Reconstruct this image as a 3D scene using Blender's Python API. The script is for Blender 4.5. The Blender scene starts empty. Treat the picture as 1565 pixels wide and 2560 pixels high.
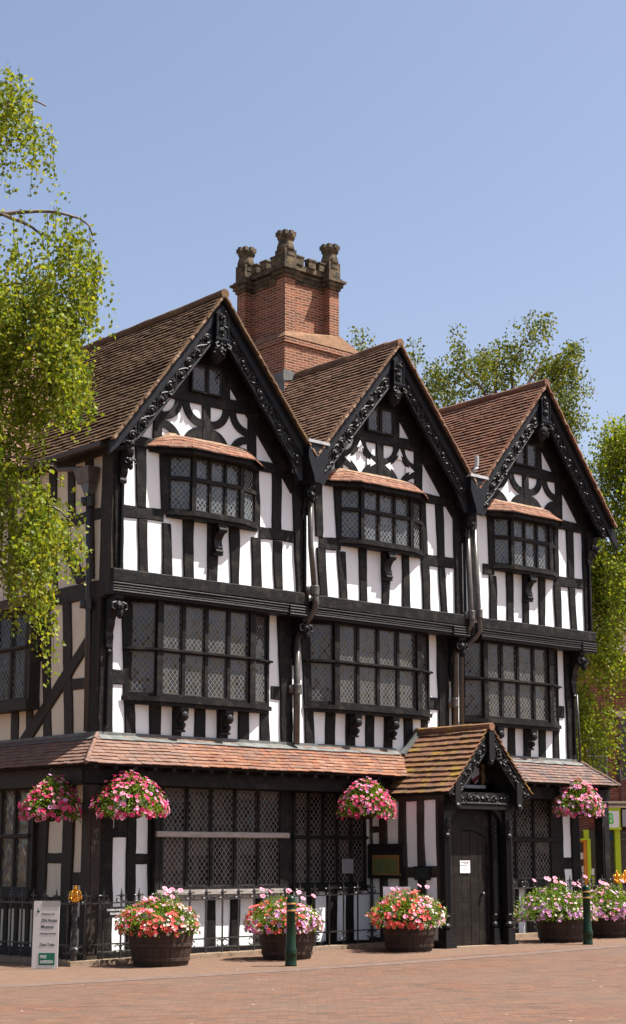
import bpy, bmesh, math, random
from mathutils import Vector, Matrix, noise
R = random.Random(7)
rad = math.radians
scene = bpy.context.scene
COL = scene.collection
# ------------------------------------------------------------------ camera
YAW = rad(48.7886); TILT = rad(11.7029)
cam_d = bpy.data.cameras.new('camera'); cam = bpy.data.objects.new('camera', cam_d); COL.objects.link(cam)
cam.location = (-15.256, -22.774, 1.6)
fw = Vector((math.cos(YAW)*math.cos(TILT), math.sin(YAW)*math.cos(TILT), math.sin(TILT)))
cam.rotation_euler = fw.to_track_quat('-Z', 'Y').to_euler()
cam_d.sensor_fit = 'VERTICAL'; cam_d.sensor_height = 36.0; cam_d.lens = 59.0625
cam_d.clip_start = 0.1; cam_d.clip_end = 3000
scene.camera = cam
# ------------------------------------------------------------------ sky, sun, exposure
SUN = Vector((.364, -.319, .875)).normalized()
w = bpy.data.worlds.new('World'); scene.world = w; w.use_nodes = True
nt = w.node_tree; bg = nt.nodes['Background']
sky = nt.nodes.new('ShaderNodeTexSky'); sky.sky_type = 'NISHITA'; sky.sun_disc = False
sky.sun_elevation = math.asin(SUN.z); sky.sun_rotation = math.atan2(SUN.x, SUN.y)
sky.altitude = 50; sky.air_density = 1.0; sky.dust_density = 2.2; sky.ozone_density = 2.0
tint = nt.nodes.new('ShaderNodeMixRGB'); tint.blend_type = 'MULTIPLY'; tint.inputs[0].default_value = 1; tint.inputs[2].default_value = (1.16, 1.01, .945, 1)
nt.links.new(sky.outputs[0], tint.inputs[1]); nt.links.new(tint.outputs[0], bg.inputs[0]); bg.inputs[1].default_value = 0.082
sl = bpy.data.lights.new('sun', 'SUN'); sl.energy = 5.0; sl.angle = rad(0.53); sl.color = (1.0, .955, .885)
so = bpy.data.objects.new('sun', sl); COL.objects.link(so); so.rotation_euler = SUN.to_track_quat('Z', 'Y').to_euler(); so.location = (10, -20, 40)
scene.view_settings.view_transform = 'Standard'; scene.view_settings.look = 'None'
scene.view_settings.exposure = 1.25; scene.view_settings.gamma = 1.0; scene.view_settings.use_curve_mapping = False
scene.cycles.max_bounces = 6; scene.cycles.transparent_max_bounces = 4; scene.cycles.diffuse_bounces = 3
scene.cycles.use_adaptive_sampling = True

def GZ(x): return .013*max(-20., min(14., x))
# ------------------------------------------------------------------ materials
def mat(name, base=(.5,.5,.5), rough=.6, spec=.5, metal=0.0, coat=0.0, build=None):
    m = bpy.data.materials.new(name); m.use_nodes = True
    p = m.node_tree.nodes['Principled BSDF']
    p.inputs['Base Color'].default_value = (*base, 1); p.inputs['Roughness'].default_value = rough
    p.inputs['Specular IOR Level'].default_value = spec; p.inputs['Metallic'].default_value = metal
    p.inputs['Coat Weight'].default_value = coat
    if build: build(NT(m.node_tree, p))
    return m
class NT:
    def __init__(s, t, p): s.t = t; s.p = p
    def n(s, typ, **kw):
        k = s.t.nodes.new('ShaderNode'+typ)
        for a, v in kw.items():
            if a == 'ins':
                for i, x in v.items(): s.put(k.inputs[i], x)
            else: setattr(k, a, v)
        return k
    def put(s, sock, x):
        if isinstance(x, bpy.types.NodeSocket): s.t.links.new(x, sock)
        elif isinstance(x, tuple) and len(x) == 3 and sock.type == 'RGBA': sock.default_value = (*x, 1)
        else: sock.default_value = x
    def pos(s): return s.n('NewGeometry').outputs['Position']
    def rnd(s): return s.n('NewGeometry').outputs['Random Per Island']
    def scale(s, v, sc): return s.n('VectorMath', operation='MULTIPLY', ins={0: v, 1: sc}).outputs[0]
    def noise(s, v, sc, det=4, rough=.6): return s.n('TexNoise', ins={'Vector': v, 'Scale': sc, 'Detail': det, 'Roughness': rough}).outputs[0]
    def ramp(s, f, stops, interp='LINEAR'):
        k = s.n('ValToRGB', ins={0: f}); e = k.color_ramp.elements; k.color_ramp.interpolation = interp
        while len(e) < len(stops): e.new(.5)
        for el, (p, c) in zip(e, stops): el.position = p; el.color = (*c, 1) if len(c) == 3 else c
        return k.outputs[0]
    def mix(s, f, a, b, typ='MIX'):
        k = s.n('MixRGB', blend_type=typ, ins={0: f, 1: a, 2: b}); return k.outputs[0]
    def math(s, op, a, b=0.0): return s.n('Math', operation=op, ins={0: a, 1: b}).outputs[0]
    def bump(s, h, st=.3, d=.02): 
        k = s.n('Bump', ins={'Strength': st, 'Distance': d, 'Height': h}); s.t.links.new(k.outputs[0], s.p.inputs['Normal'])
    def col(s, x): s.put(s.p.inputs['Base Color'], x)
    def rough(s, x): s.put(s.p.inputs['Roughness'], x)
def g(v): return (v, v, v)
def plaster(c1, c2):
    def b(t):
        p = t.pos(); n1 = t.noise(p, 1.3, 5); n2 = t.noise(t.scale(p, (6, 6, 1.2)), 1.6, 5, .7); n3 = t.noise(p, 22, 4)
        c = t.mix(t.ramp(n1, [(.35, g(0)), (.75, g(1))]), c1, c2)
        c = t.mix(t.ramp(n2, [(.56, g(0)), (.78, g(.4))]), c, tuple(x*.66 for x in c2))
        t.col(c); t.bump(t.mix(.5, n3, n1), .35, .012)
    return b
M = {}
M['plaster'] = mat('white_limewash', rough=.9, spec=.2, build=plaster((.805,.85,.845), (.75,.775,.75)))
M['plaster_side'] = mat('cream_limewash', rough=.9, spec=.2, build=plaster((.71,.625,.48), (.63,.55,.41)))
def timber(c1, c2, c3):
    def b(t):
        p = t.pos(); o = t.n('TexCoord').outputs['UV']
        n = t.noise(t.scale(o, (60, 3.5, 1)), 1.0, 6, .65); m = t.noise(p, 5.0, 5); k = t.noise(p, 40, 3)
        c = t.mix(t.ramp(n, [(.3, g(0)), (.7, g(1))]), c1, c2)
        c = t.mix(t.ramp(m, [(.5, g(0)), (.72, g(.75))]), c, c3)
        c = t.mix(t.ramp(k, [(.58, g(0)), (.72, g(.75))]), c, tuple(x*1.25 for x in c3))
        t.col(c); t.rough(t.ramp(m, [(.3, g(.42)), (.7, g(.68))])); t.bump(t.mix(.35, n, k), .8, .012)
    return b
M['timber'] = mat('tarred_oak', spec=.1, build=timber((.007,.007,.0075), (.016,.0152,.0145), (.046,.039,.031)))
M['timber_side'] = mat('weathered_dark_oak', rough=.75, spec=.1, build=timber((.027,.024,.020), (.046,.037,.030), (.07,.055,.044)))
M['paint'] = mat('black_gloss_paint', (.008,.0085,.011), .38, .2, build=lambda t: (t.rough(t.ramp(t.noise(t.pos(), 9, 4), [(.3, g(.4)), (.7, g(.62))])), t.bump(t.noise(t.pos(), 30, 4), .25, .01)))
M['carving'] = mat('black_gloss_carving', (.008,.0078,.008), .48, .22, build=lambda t: t.bump(t.noise(t.pos(), 45, 3), .35, .01))
M['dark'] = mat('dark_underside', (.012,.011,.01), .85, .2)
M['lead'] = mat('lead_sheet', (.2,.2,.2), .65, .3, build=lambda t: (t.col(t.ramp(t.noise(t.pos(), 6, 5), [(.3, (.07,.075,.07)), (.7, (.155,.16,.15))])), t.bump(t.noise(t.pos(), 12, 3), .3, .02)))
M['pipe'] = mat('grey_painted_iron', (.07,.06,.052), .32, .5, build=lambda t: t.col(t.ramp(t.noise(t.pos(), 8, 4), [(.3, (.05,.043,.038)), (.7, (.10,.088,.075))])))
M['pipe_dark'] = mat('black_iron', (.035,.031,.029), .4, .4, build=lambda t: t.bump(t.noise(t.pos(), 60, 3), .3, .006))
def lattice(glass1, glass2, leadc, tint=0.0, curt=None, sx=.092, sz=.108, lw=.07):
    def b(t):
        uv = t.n('TexCoord').outputs['UV']; s = t.n('SeparateXYZ', ins={0: uv})
        u = t.math('DIVIDE', s.outputs[0], sx); v = t.math('DIVIDE', s.outputs[1], sz)
        a = t.math('ADD', u, v); c = t.math('SUBTRACT', u, v)
        fa = t.math('ABSOLUTE', t.math('SUBTRACT', t.math('FRACT', a), .5)); fc = t.math('ABSOLUTE', t.math('SUBTRACT', t.math('FRACT', c), .5))
        ln = t.math('GREATER_THAN', t.math('MAXIMUM', fa, fc), .5-lw)
        cell = t.n('CombineXYZ', ins={0: t.math('FLOOR', t.math('ADD', a, 0)), 1: t.math('FLOOR', c), 2: t.math('MULTIPLY', t.rnd(), 50.)}).outputs[0]
        wn = t.n('TexWhiteNoise', ins={'Vector': cell})
        gl = t.mix(t.math('POWER', wn.outputs[0], 3.0), glass1, glass2)
        if curt:
            q = t.noise(t.scale(t.pos(), (5.0, 5.0, .5)), 1.0, 3); gl = t.mix(t.ramp(q, [(.46, g(0)), (.60, g(.85))]), gl, curt); bl = t.math('GREATER_THAN', s.outputs[1], t.math('MULTIPLY', t.math('FRACT', t.math('MULTIPLY', t.rnd(), 7.3)), .95)); gl = t.mix(t.math('MULTIPLY', bl, .7), gl, tuple(x*1.35 for x in curt))
        if tint: 
            hs = t.ramp(wn.outputs[0], [(0, (.16,.13,.075)), (.2, (.10,.085,.06)), (.45, (.20,.17,.11)), (.62, (.03,.035,.075)), (.75, (.06,.05,.04)), (.88, (.17,.12,.05)), (.96, (.4,.36,.25))], 'CONSTANT')
            gl = t.mix(tint, gl, hs)
        t.col(t.mix(ln, gl, leadc)); t.rough(t.mix(ln, t.ramp(wn.outputs[0], [(0, g(.03)), (1, g(.12))]), g(.5)))
        ro = t.n('VectorMath', operation='SUBTRACT', ins={0: wn.outputs[1], 1: (.5, .5, .5)}).outputs[0]
        nn = t.n('VectorMath', operation='ADD', ins={0: t.n('NewGeometry').outputs['Normal'], 1: t.scale(ro, (.13, .13, .13))}).outputs[0]
        nn = t.n('VectorMath', operation='NORMALIZE', ins={0: nn}).outputs[0]
        t.t.links.new(nn, t.p.inputs['Normal'])
    return b
M['glass_up'] = mat('leaded_glass_upper', spec=.55, build=lattice((.010,.014,.016), (.06,.078,.086), (.22,.215,.205), curt=(.034,.044,.046)))  # bluish pane and curtain tones hold a painted sky reflection
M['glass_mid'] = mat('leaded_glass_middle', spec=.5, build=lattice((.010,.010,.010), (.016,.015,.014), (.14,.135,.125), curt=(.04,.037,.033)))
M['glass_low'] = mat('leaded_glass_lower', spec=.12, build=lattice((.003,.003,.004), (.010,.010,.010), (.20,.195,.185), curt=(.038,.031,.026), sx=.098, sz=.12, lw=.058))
M['glass_lit_tones'] = mat('lit_diamond_glass', spec=.5, build=lattice((.03,.028,.02), (.1,.09,.07), (.022,.02,.02), tint=.8, sx=.098, sz=.125, lw=.06))  # per-diamond tints paint the light showing through from windows opposite
def tile(cols, moss, mossamt, grime=.5, ms=5):
    def b(t):
        r = t.rnd(); p = t.pos()
        st = [(i/max(1, len(cols)-1), c) for i, c in enumerate(cols)]
        c = t.ramp(r, st); n = t.noise(p, .9, 5, .65); n2 = t.noise(p, 14, 5, .7); n3 = t.noise(p, ms, 6, .72)
        c = t.mix(t.ramp(n, [(.38, g(0)), (.66, g(grime))]), c, tuple(x*.42 for x in cols[0]))
        c = t.mix(t.ramp(n3, [(.62-mossamt*.3, g(0)), (.70-mossamt*.2, g(.85))]), c, moss) if mossamt else c
        c = t.mix(t.ramp(n2, [(.62, g(0)), (.72, g(.55))]), c, (.36,.34,.29))
        c = t.mix(t.ramp(t.noise(p, 30, 3), [(.3, g(.35)), (.55, g(0))]), c, (.05,.04,.03))
        t.col(c); t.bump(n2, .6, .01)
    return b
M['tile_brown'] = mat('old_brown_tiles', rough=.88, spec=.2, build=tile([(.13,.078,.042), (.17,.10,.055), (.10,.064,.036), (.19,.115,.064)], (.20,.145,.035), .12))
M['tile_mid'] = mat('mixed_clay_tiles', rough=.88, spec=.2, build=tile([(.185,.10,.06), (.15,.088,.055), (.215,.118,.072), (.125,.078,.052), (.24,.138,.09)], (.24,.20,.14), .05))
M['tile_red'] = mat('red_clay_tiles', rough=.88, spec=.2, build=tile([(.235,.105,.062), (.185,.09,.056), (.265,.128,.074), (.15,.082,.058), (.22,.122,.085)], (.26,.22,.17), .08))
def pent_tile(t):
    warm = [(.25,.105,.06), (.20,.09,.06), (.28,.13,.075), (.155,.088,.068), (.29,.155,.10), (.135,.085,.075)]
    tile(warm, (.32,.19,.055), .03, .35)(t)
    c0 = t.p.inputs['Base Color'].links[0].from_socket; x = t.n('SeparateXYZ', ins={0: t.pos()}).outputs[0]
    k = t.math('ADD', x, t.math('MULTIPLY', t.noise(t.pos(), 1.1, 4), 1.6)); grey = t.mix(t.rnd(), (.135,.098,.080), (.20,.14,.115))
    t.col(t.mix(t.ramp(t.math('DIVIDE', k, 6.), [(.36, g(.5)), (.52, g(0))]), c0, grey))
M['tile_pent'] = mat('orange_clay_tiles', rough=.85, spec=.2, build=pent_tile)
M['tile_grey'] = mat('greyed_clay_tiles', rough=.85, spec=.2, build=tile([(.17,.11,.09), (.13,.095,.085), (.22,.135,.105), (.115,.09,.088), (.24,.125,.085)], (.30,.28,.2), .02, .3))
def lich(t):
    tile([(.24,.115,.065), (.19,.10,.06), (.27,.14,.085), (.15,.10,.07)], (.29,.185,.028), .42, .42, 3.0)(t)
M['tile_lichen'] = mat('lichened_tiles', rough=.9, spec=.15, build=lich)
M['tile_hood'] = mat('hood_tiles', rough=.85, spec=.2, build=tile([(.25,.112,.07), (.20,.095,.06), (.29,.15,.10), (.155,.082,.058)], (.5,.4,.3), .06, .2))
M['mortar'] = mat('verge_mortar', (.5,.42,.33), .95, .1, build=lambda t: (t.col(t.ramp(t.noise(t.pos(), 7, 5), [(.3, (.17,.10,.065)), (.7, (.34,.24,.17))])), t.bump(t.noise(t.pos(), 25, 4), .7, .02)))
def brick(c1, c2, mort, bw, bh, ms=.012, moss=0.0, rot=None, grime=(.06,.045,.035)):
    def b(t):
        p = t.pos(); s = t.n('SeparateXYZ', ins={0: p})
        hor = t.math('ADD', s.outputs[0], s.outputs[1]) if rot is None else t.math('ADD', t.math('MULTIPLY', s.outputs[0], rot[0]), t.math('MULTIPLY', s.outputs[1], rot[1]))
        wob = t.n('VectorMath', operation='SUBTRACT', ins={0: t.n('TexNoise', ins={'Vector': p, 'Scale': 2.5, 'Detail': 3}).outputs[1], 1: (.5, .5, .5)}).outputs[0]
        v = t.n('VectorMath', operation='ADD', ins={0: t.n('CombineXYZ', ins={0: hor, 1: s.outputs[2]}).outputs[0], 1: t.scale(wob, (.03, .03, 0))}).outputs[0]
        k = t.n('TexBrick', ins={'Vector': v, 'Color1': (0, 0, 0), 'Color2': (1, 1, 1), 'Mortar': (0, 0, 0), 'Scale': 1.0, 'Mortar Size': ms, 'Mortar Smooth': .25, 'Bias': 0.0, 'Brick Width': bw, 'Row Height': bh})
        c = t.ramp(k.outputs[0], [(0, c1), (.3, tuple((a+b2)/2 for a, b2 in zip(c1, c2))), (.55, c2), (.75, tuple(a*.72 for a in c2)), (.88, tuple(a*.34 for a in c1)), (1, tuple(a*1.2 for a in c1))])
        n = t.noise(p, 16, 5, .7); n2 = t.noise(p, 1.6, 4)
        c = t.mix(t.ramp(n, [(.4, g(0)), (.75, g(.5))]), c, tuple(a*1.35 for a in c2))
        c = t.mix(t.ramp(n2, [(.45, g(0)), (.75, g(.5))]), c, grime)
        c = t.mix(k.outputs[1], c, mort); t.col(c)
        h = t.math('SUBTRACT', t.math('MULTIPLY', n, .35), k.outputs[1]); t.bump(h, .9, .018)
    return b
M['brick'] = mat('old_red_brick', rough=.9, spec=.15, build=brick((.27,.092,.046), (.17,.062,.04), (.36,.24,.165), .215, .058, .0105))
M['brick_far'] = mat('red_brick_facade', rough=.9, spec=.15, build=brick((.26,.085,.055), (.20,.06,.04), (.30,.17,.13), .25, .082, .012, rot=(.752, -.659)))
M['stone'] = mat('weathered_sandstone', rough=.95, spec=.1, build=lambda t: (t.col(t.mix(t.ramp(t.noise(t.pos(), 7, 6, .7), [(.42, g(0)), (.62, g(1))]), t.ramp(t.noise(t.pos(), 2.6, 4), [(.35, (.085,.066,.045)), (.65, (.18,.135,.085))]), (.045,.043,.034))), t.bump(t.noise(t.pos(), 26, 5), .8, .02)))
M['stone_pale'] = mat('tan_sandstone', rough=.95, spec=.1, build=lambda t: (t.col(t.ramp(t.noise(t.pos(), 6, 6, .7), [(.3, (.13,.085,.055)), (.7, (.27,.155,.092))])), t.bump(t.noise(t.pos(), 26, 5), .6, .02)))
M['gold'] = mat('gilding', (.85,.42,.06), .28, .6, metal=1.0)
M['green'] = mat('dark_green_gloss', (.004,.021,.008), .34, .28)
M['band'] = mat('gold_paint', (.55,.30,.10), .35, .5, metal=.4)
M['white_sign'] = mat('off_white_panel', (.56,.53,.50), .45, .4)
M['sign_green'] = mat('green_panel', (.01,.13,.07), .4, .4)
M['ink'] = mat('dark_green_ink', (.02,.05,.045), .6, .2)
M['white'] = mat('white_lettering', (.72,.71,.69), .6, .3)
M['paper'] = mat('paper', (.78,.76,.78), .8, .2)
M['board_black'] = mat('black_board', (.012,.012,.014), .4, .4)
M['brass'] = mat('worn_brass', (.30,.17,.05), .45, .5, metal=.3)
M['lime'] = mat('lime_green_paint', (.40,.50,.004), .4, .4)
M['orange'] = mat('orange_paint', (.60,.20,.01), .45, .4)
M['shopglass'] = mat('shop_glass', (.03,.026,.02), .06, .6)
M['blue'] = mat('blue_poster', (.01,.06,.14), .6, .3)
M['cream'] = mat('cream_stone', (.60,.49,.35), .85, .2)
M['soil'] = mat('soil', (.03,.022,.016), .95, .1)
def barrel(t):
    p = t.pos(); s = t.n('SeparateXYZ', ins={0: t.n('TexCoord').outputs['UV']})
    f = t.math('ABSOLUTE', t.math('SUBTRACT', t.math('FRACT', t.math('MULTIPLY', s.outputs[0], 22.)), .5))
    n = t.noise(t.scale(p, (14, 14, 2)), 1, 5); st = t.n('TexWhiteNoise', noise_dimensions='1D', ins={'W': t.math('FLOOR', t.math('ADD', t.math('MULTIPLY', s.outputs[0], 22.), .5))}).outputs[0]
    c = t.mix(t.ramp(n, [(.3, g(0)), (.7, g(1))]), (.019,.012,.009), (.040,.023,.015)); c = t.mix(t.math('MULTIPLY', st, .45), c, (.058,.030,.018))
    c = t.mix(t.ramp(f, [(.44, g(0)), (.49, g(.9))]), c, (.008,.006,.005)); t.col(c); t.bump(t.mix(.5, n, t.ramp(f, [(.42, g(1)), (.5, g(0))])), .5, .012)
M['barrel'] = mat('old_oak_staves', rough=.7, spec=.3, build=barrel)
M['hoop'] = mat('rusty_hoop_iron', (.05,.033,.025), .7, .3, build=lambda t: t.col(t.ramp(t.noise(t.pos(), 12, 4), [(.35, (.022,.016,.013)), (.65, (.06,.031,.02))])))
def leaf(cols, tr=.35):
    def b(t):
        c = t.ramp(t.rnd(), [(i/(len(cols)-1), x) for i, x in enumerate(cols)]); t.col(c)
        tb = t.n('BsdfTranslucent', ins={0: t.mix(1.0, c, (1.5, 1.35, .5), 'MULTIPLY')}); mx = t.n('MixShader', ins={0: tr, 1: t.p.outputs[0], 2: tb.outputs[0]})
        out = [k for k in t.t.nodes if k.type == 'OUTPUT_MATERIAL'][0]; t.t.links.new(mx.outputs[0], out.inputs[0])
    return b
M['birch_near'] = mat('birch_leaves', rough=.5, spec=.2, build=leaf([(.11,.17,.016), (.20,.245,.026), (.055,.11,.014), (.265,.285,.035), (.13,.19,.018), (.30,.285,.05)], .46))
M['birch_back'] = mat('birch_leaves_far', rough=.5, spec=.18, build=leaf([(.065,.105,.014), (.13,.155,.018), (.035,.07,.012), (.19,.19,.03), (.08,.12,.014)], .38))
M['birch_right'] = mat('weeping_birch_leaves', rough=.5, spec=.18, build=leaf([(.11,.165,.012), (.19,.235,.018), (.055,.11,.012), (.25,.265,.026), (.125,.18,.014)], .46))
M['bark'] = mat('birch_bark', (.16,.12,.09), .8, .2, build=lambda t: t.col(t.ramp(t.noise(t.scale(t.pos(), (4, 4, 14)), 1, 4), [(.4, (.07,.05,.04)), (.6, (.24,.19,.16))])))
M['twig'] = mat('twigs', (.09,.055,.04), .7, .3)
M['foliage'] = mat('planter_leaves', rough=.5, spec=.4, build=leaf([(.08,.17,.012), (.16,.27,.018), (.045,.10,.012), (.22,.31,.025)], .4))
def petal(name, c1, c2, eye):
    def b(t):
        uv = t.n('SeparateXYZ', ins={0: t.n('TexCoord').outputs['UV']}); c = t.mix(t.rnd(), c1, c2)
        c = t.mix(t.ramp(uv.outputs[0], [(.22, g(1)), (.5, g(0))]), c, eye); t.col(c)
        tb = t.n('BsdfTranslucent', ins={0: c}); mx = t.n('MixShader', ins={0: .3, 1: t.p.outputs[0], 2: tb.outputs[0]})
        out = [k for k in t.t.nodes if k.type == 'OUTPUT_MATERIAL'][0]; t.t.links.new(mx.outputs[0], out.inputs[0])
    M[name] = mat(name+'_petals', rough=.6, spec=.2, build=b)
petal('coral', (.70,.085,.075), (.78,.17,.15), (.4,.02,.03)); petal('magenta', (.62,.03,.13), (.76,.12,.26), (.35,.01,.06))
petal('pink', (.74,.26,.36), (.80,.40,.52), (.5,.06,.14)); petal('lilac', (.56,.24,.50), (.68,.38,.60), (.4,.1,.3)); petal('white_fl', (.78,.66,.62), (.84,.78,.72), (.6,.5,.3))
def paving(t):
    p = t.pos(); 
    def lay(ang, bw, bh):
        ca, sa = math.cos(ang), math.sin(ang); s = t.n('SeparateXYZ', ins={0: p})
        a = t.math('ADD', t.math('MULTIPLY', s.outputs[0], ca), t.math('MULTIPLY', s.outputs[1], sa)); b = t.math('SUBTRACT', t.math('MULTIPLY', s.outputs[1], ca), t.math('MULTIPLY', s.outputs[0], sa))
        return t.n('TexBrick', ins={'Vector': t.n('CombineXYZ', ins={0: a, 1: b}).outputs[0], 'Color1': (0, 0, 0), 'Color2': (1, 1, 1), 'Mortar': (0, 0, 0), 'Scale': 1.0, 'Mortar Size': .006, 'Mortar Smooth': .3, 'Brick Width': bw, 'Row Height': bh}), s
    k, s = lay(rad(-41), .215, .105); k2, _ = lay(0, .215, .105)
    near = t.math('GREATER_THAN', s.outputs[1], -3.0)
    v = t.mix(near, k.outputs[0], k2.outputs[0]); f = t.mix(near, k.outputs[1], k2.outputs[1])
    c = t.ramp(v, [(0, (.090,.052,.035)), (.25, (.145,.069,.042)), (.55, (.108,.060,.040)), (.8, (.165,.085,.052)), (1, (.066,.047,.036))])
    n = t.noise(p, .55, 5, .6); n2 = t.noise(p, 7, 5, .7); n3 = t.noise(t.scale(p, (1.0, 3.0, 1)), .8, 4)
    c = t.mix(t.ramp(n, [(.35, g(.55)), (.6, g(0))]), c, (.115,.082,.062)); c = t.mix(t.ramp(n2, [(.55, g(0)), (.78, g(.4))]), c, (.20,.14,.105)); c = t.mix(t.ramp(n3, [(.3, g(.45)), (.5, g(0))]), c, (.092,.066,.052))
    c = t.mix(near, c, t.mix(.4, c, (.18,.115,.078)))
    c = t.mix(t.math('MULTIPLY', f, .6), c, (.10,.068,.05)); t.col(c); t.bump(t.math('SUBTRACT', t.math('MULTIPLY', n2, .4), f), .6, .008)
M['paving'] = mat('clay_pavers', rough=.85, spec=.2, build=paving)
M['channel'] = mat('grey_channel_blocks', rough=.9, spec=.15, build=lambda t: (t.col(t.ramp(t.noise(t.pos(), 5, 5, .7), [(.3, (.095,.068,.056)), (.7, (.165,.115,.092))])), t.bump(t.noise(t.pos(), 20, 4), .5, .01)))
M['shelf'] = mat('weathered_lit_ledge', rough=.6, spec=.3, build=lambda t: (t.col(t.ramp(t.noise(t.scale(t.pos(), (3, 3, 20)), 2, 5), [(.3, (.24,.215,.19)), (.7, (.38,.34,.30))])), t.bump(t.noise(t.pos(), 30, 4), .4, .008)))  # weathered grey, brightened so the colour carries light caught on these ledges
M['kerb'] = mat('kerb_stone', rough=.9, spec=.15, build=lambda t: (t.col(t.ramp(t.noise(t.pos(), 6, 5, .7), [(.3, (.15,.105,.075)), (.7, (.29,.215,.15))])), t.bump(t.noise(t.pos(), 20, 4), .5, .01)))
M['litter'] = mat('fallen_petals', (.6,.5,.45), .8, .2)

# ------------------------------------------------------------------ mesh helpers
def wloc(o):
    v = Vector((0, 0, 0))
    while o: v += o.location; o = o.parent
    return v
class MB:
    def __init__(s): s.v = []; s.f = []; s.m = []; s.uv = {}; s.sm = False
    def vert(s, p): s.v.append((p[0], p[1], p[2])); return len(s.v)-1
    def face(s, pts, mi=0, uv=None):
        i = [s.vert(p) for p in pts]; s.f.append(i); s.m.append(mi)
        if uv: s.uv[len(s.f)-1] = uv
    def hexa(s, c, mi=0, uvl=None):   # 8 corners: 0-3 one end loop, 4-7 the other
        i = [s.vert(p) for p in c]
        for q in ((0,3,2,1), (4,5,6,7), (0,1,5,4), (1,2,6,5), (2,3,7,6), (3,0,4,7)):
            s.f.append([i[k] for k in q]); s.m.append(mi)
    def box(s, x0, x1, y0, y1, z0, z1, mi=0):
        s.hexa([(x0,y0,z0), (x1,y0,z0), (x1,y1,z0), (x0,y1,z0), (x0,y0,z1), (x1,y0,z1), (x1,y1,z1), (x0,y1,z1)], mi)
    def obox(s, o, a, b, c, mi=0):    # origin corner and three edge vectors
        o, a, b, c = map(Vector, (o, a, b, c))
        s.hexa([o, o+a, o+a+b, o+b, o+c, o+a+c, o+a+b+c, o+b+c], mi)
    def prism(s, pts, vec, mi=0):     # polygon extruded along vec
        vec = Vector(vec); a = [Vector(p) for p in pts]; b = [p+vec for p in a]; n = len(a)
        s.face(a, mi); s.face(b[::-1], mi)
        for i in range(n): s.face([a[i], b[i], b[(i+1) % n], a[(i+1) % n]], mi)
    def tube(s, pts, r, seg=6, mi=0, cap=True):
        pts = [Vector(p) for p in pts]; n = len(pts); rs = r if isinstance(r, (list, tuple)) else [r]*n; rings = []; up = None
        for i, p in enumerate(pts):
            d = (pts[min(i+1, n-1)]-pts[max(i-1, 0)]); d = d.normalized() if d.length > 1e-9 else Vector((0, 0, 1))
            if up is None: up = Vector((0, 0, 1)) if abs(d.z) < .9 else Vector((1, 0, 0))
            x = d.cross(up); x = x.normalized() if x.length > 1e-6 else Vector((1, 0, 0)); y = x.cross(d); up = y
            rings.append([s.vert(p+(x*math.cos(2*math.pi*k/seg)+y*math.sin(2*math.pi*k/seg))*rs[i]) for k in range(seg)])
        for a, b in zip(rings, rings[1:]):
            for k in range(seg): s.f.append([a[k], a[(k+1) % seg], b[(k+1) % seg], b[k]]); s.m.append(mi)
        if cap: s.f.append(rings[0][::-1]); s.m.append(mi); s.f.append(rings[-1]); s.m.append(mi)
    def lathe(s, c, prof, seg=20, mi=0, uvs=False, sq=None):
        c = Vector(c); rings = []
        for r, z in prof:
            rings.append([s.vert(c+Vector((r*math.cos(2*math.pi*(k+.5)/seg), r*math.sin(2*math.pi*(k+.5)/seg), z))) for k in range(seg)])
        for j, (a, b) in enumerate(zip(rings, rings[1:])):
            for k in range(seg):
                s.f.append([a[k], a[(k+1) % seg], b[(k+1) % seg], b[k]]); s.m.append(mi)
                if uvs: s.uv[len(s.f)-1] = [(k/seg, prof[j][1]), ((k+1)/seg, prof[j][1]), ((k+1)/seg, prof[j+1][1]), (k/seg, prof[j+1][1])]
        s.f.append(rings[0][::-1]); s.m.append(mi); s.f.append(rings[-1]); s.m.append(mi)
    def ball(s, c, r, seg=8, mi=0, sc=(1, 1, 1)):
        c = Vector(c); n = seg//2+1; rings = []
        for j in range(n+1):
            t = math.pi*j/n
            rings.append([s.vert(c+Vector((r*sc[0]*math.sin(t)*math.cos(2*math.pi*k/seg), r*sc[1]*math.sin(t)*math.sin(2*math.pi*k/seg), -r*sc[2]*math.cos(t)))) for k in range(seg)])
        for a, b in zip(rings, rings[1:]):
            for k in range(seg): s.f.append([a[k], a[(k+1) % seg], b[(k+1) % seg], b[k]]); s.m.append(mi)
    def build(s, name, mats, parent=None, smooth=False, kind=None, fix=False):
        me = bpy.data.meshes.new(name); off = wloc(parent) if parent else Vector((0, 0, 0))
        me.from_pydata([(x-off.x, y-off.y, z-off.z) for x, y, z in s.v], [], s.f)
        for m in (mats if isinstance(mats, (list, tuple)) else [mats]): me.materials.append(M[m] if isinstance(m, str) else m)
        if max(s.m, default=0): me.polygons.foreach_set('material_index', s.m)
        if s.uv:
            l = me.uv_layers.new(name='UVMap')
            for pi, uv in s.uv.items():
                for li, q in zip(me.polygons[pi].loop_indices, uv): l.data[li].uv = q
        if smooth: me.polygons.foreach_set('use_smooth', [True]*len(me.polygons))
        if fix:
            b = bmesh.new(); b.from_mesh(me); bmesh.ops.recalc_face_normals(b, faces=b.faces); b.to_mesh(me); b.free()
        me.update()
        o = bpy.data.objects.new(name, me); COL.objects.link(o)
        if parent: o.parent = parent
        if kind: o['kind'] = kind
        return o
def thing(name, label, cat, loc=(0, 0, 0), group=None):
    o = bpy.data.objects.new(name, None); COL.objects.link(o); o.location = loc; o.empty_display_size = .2
    return tag(o, label, cat, group)
def tag(o, label, cat, group=None):
    o['label'] = label; o['category'] = cat
    if group: o['group'] = group
    return o
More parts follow.
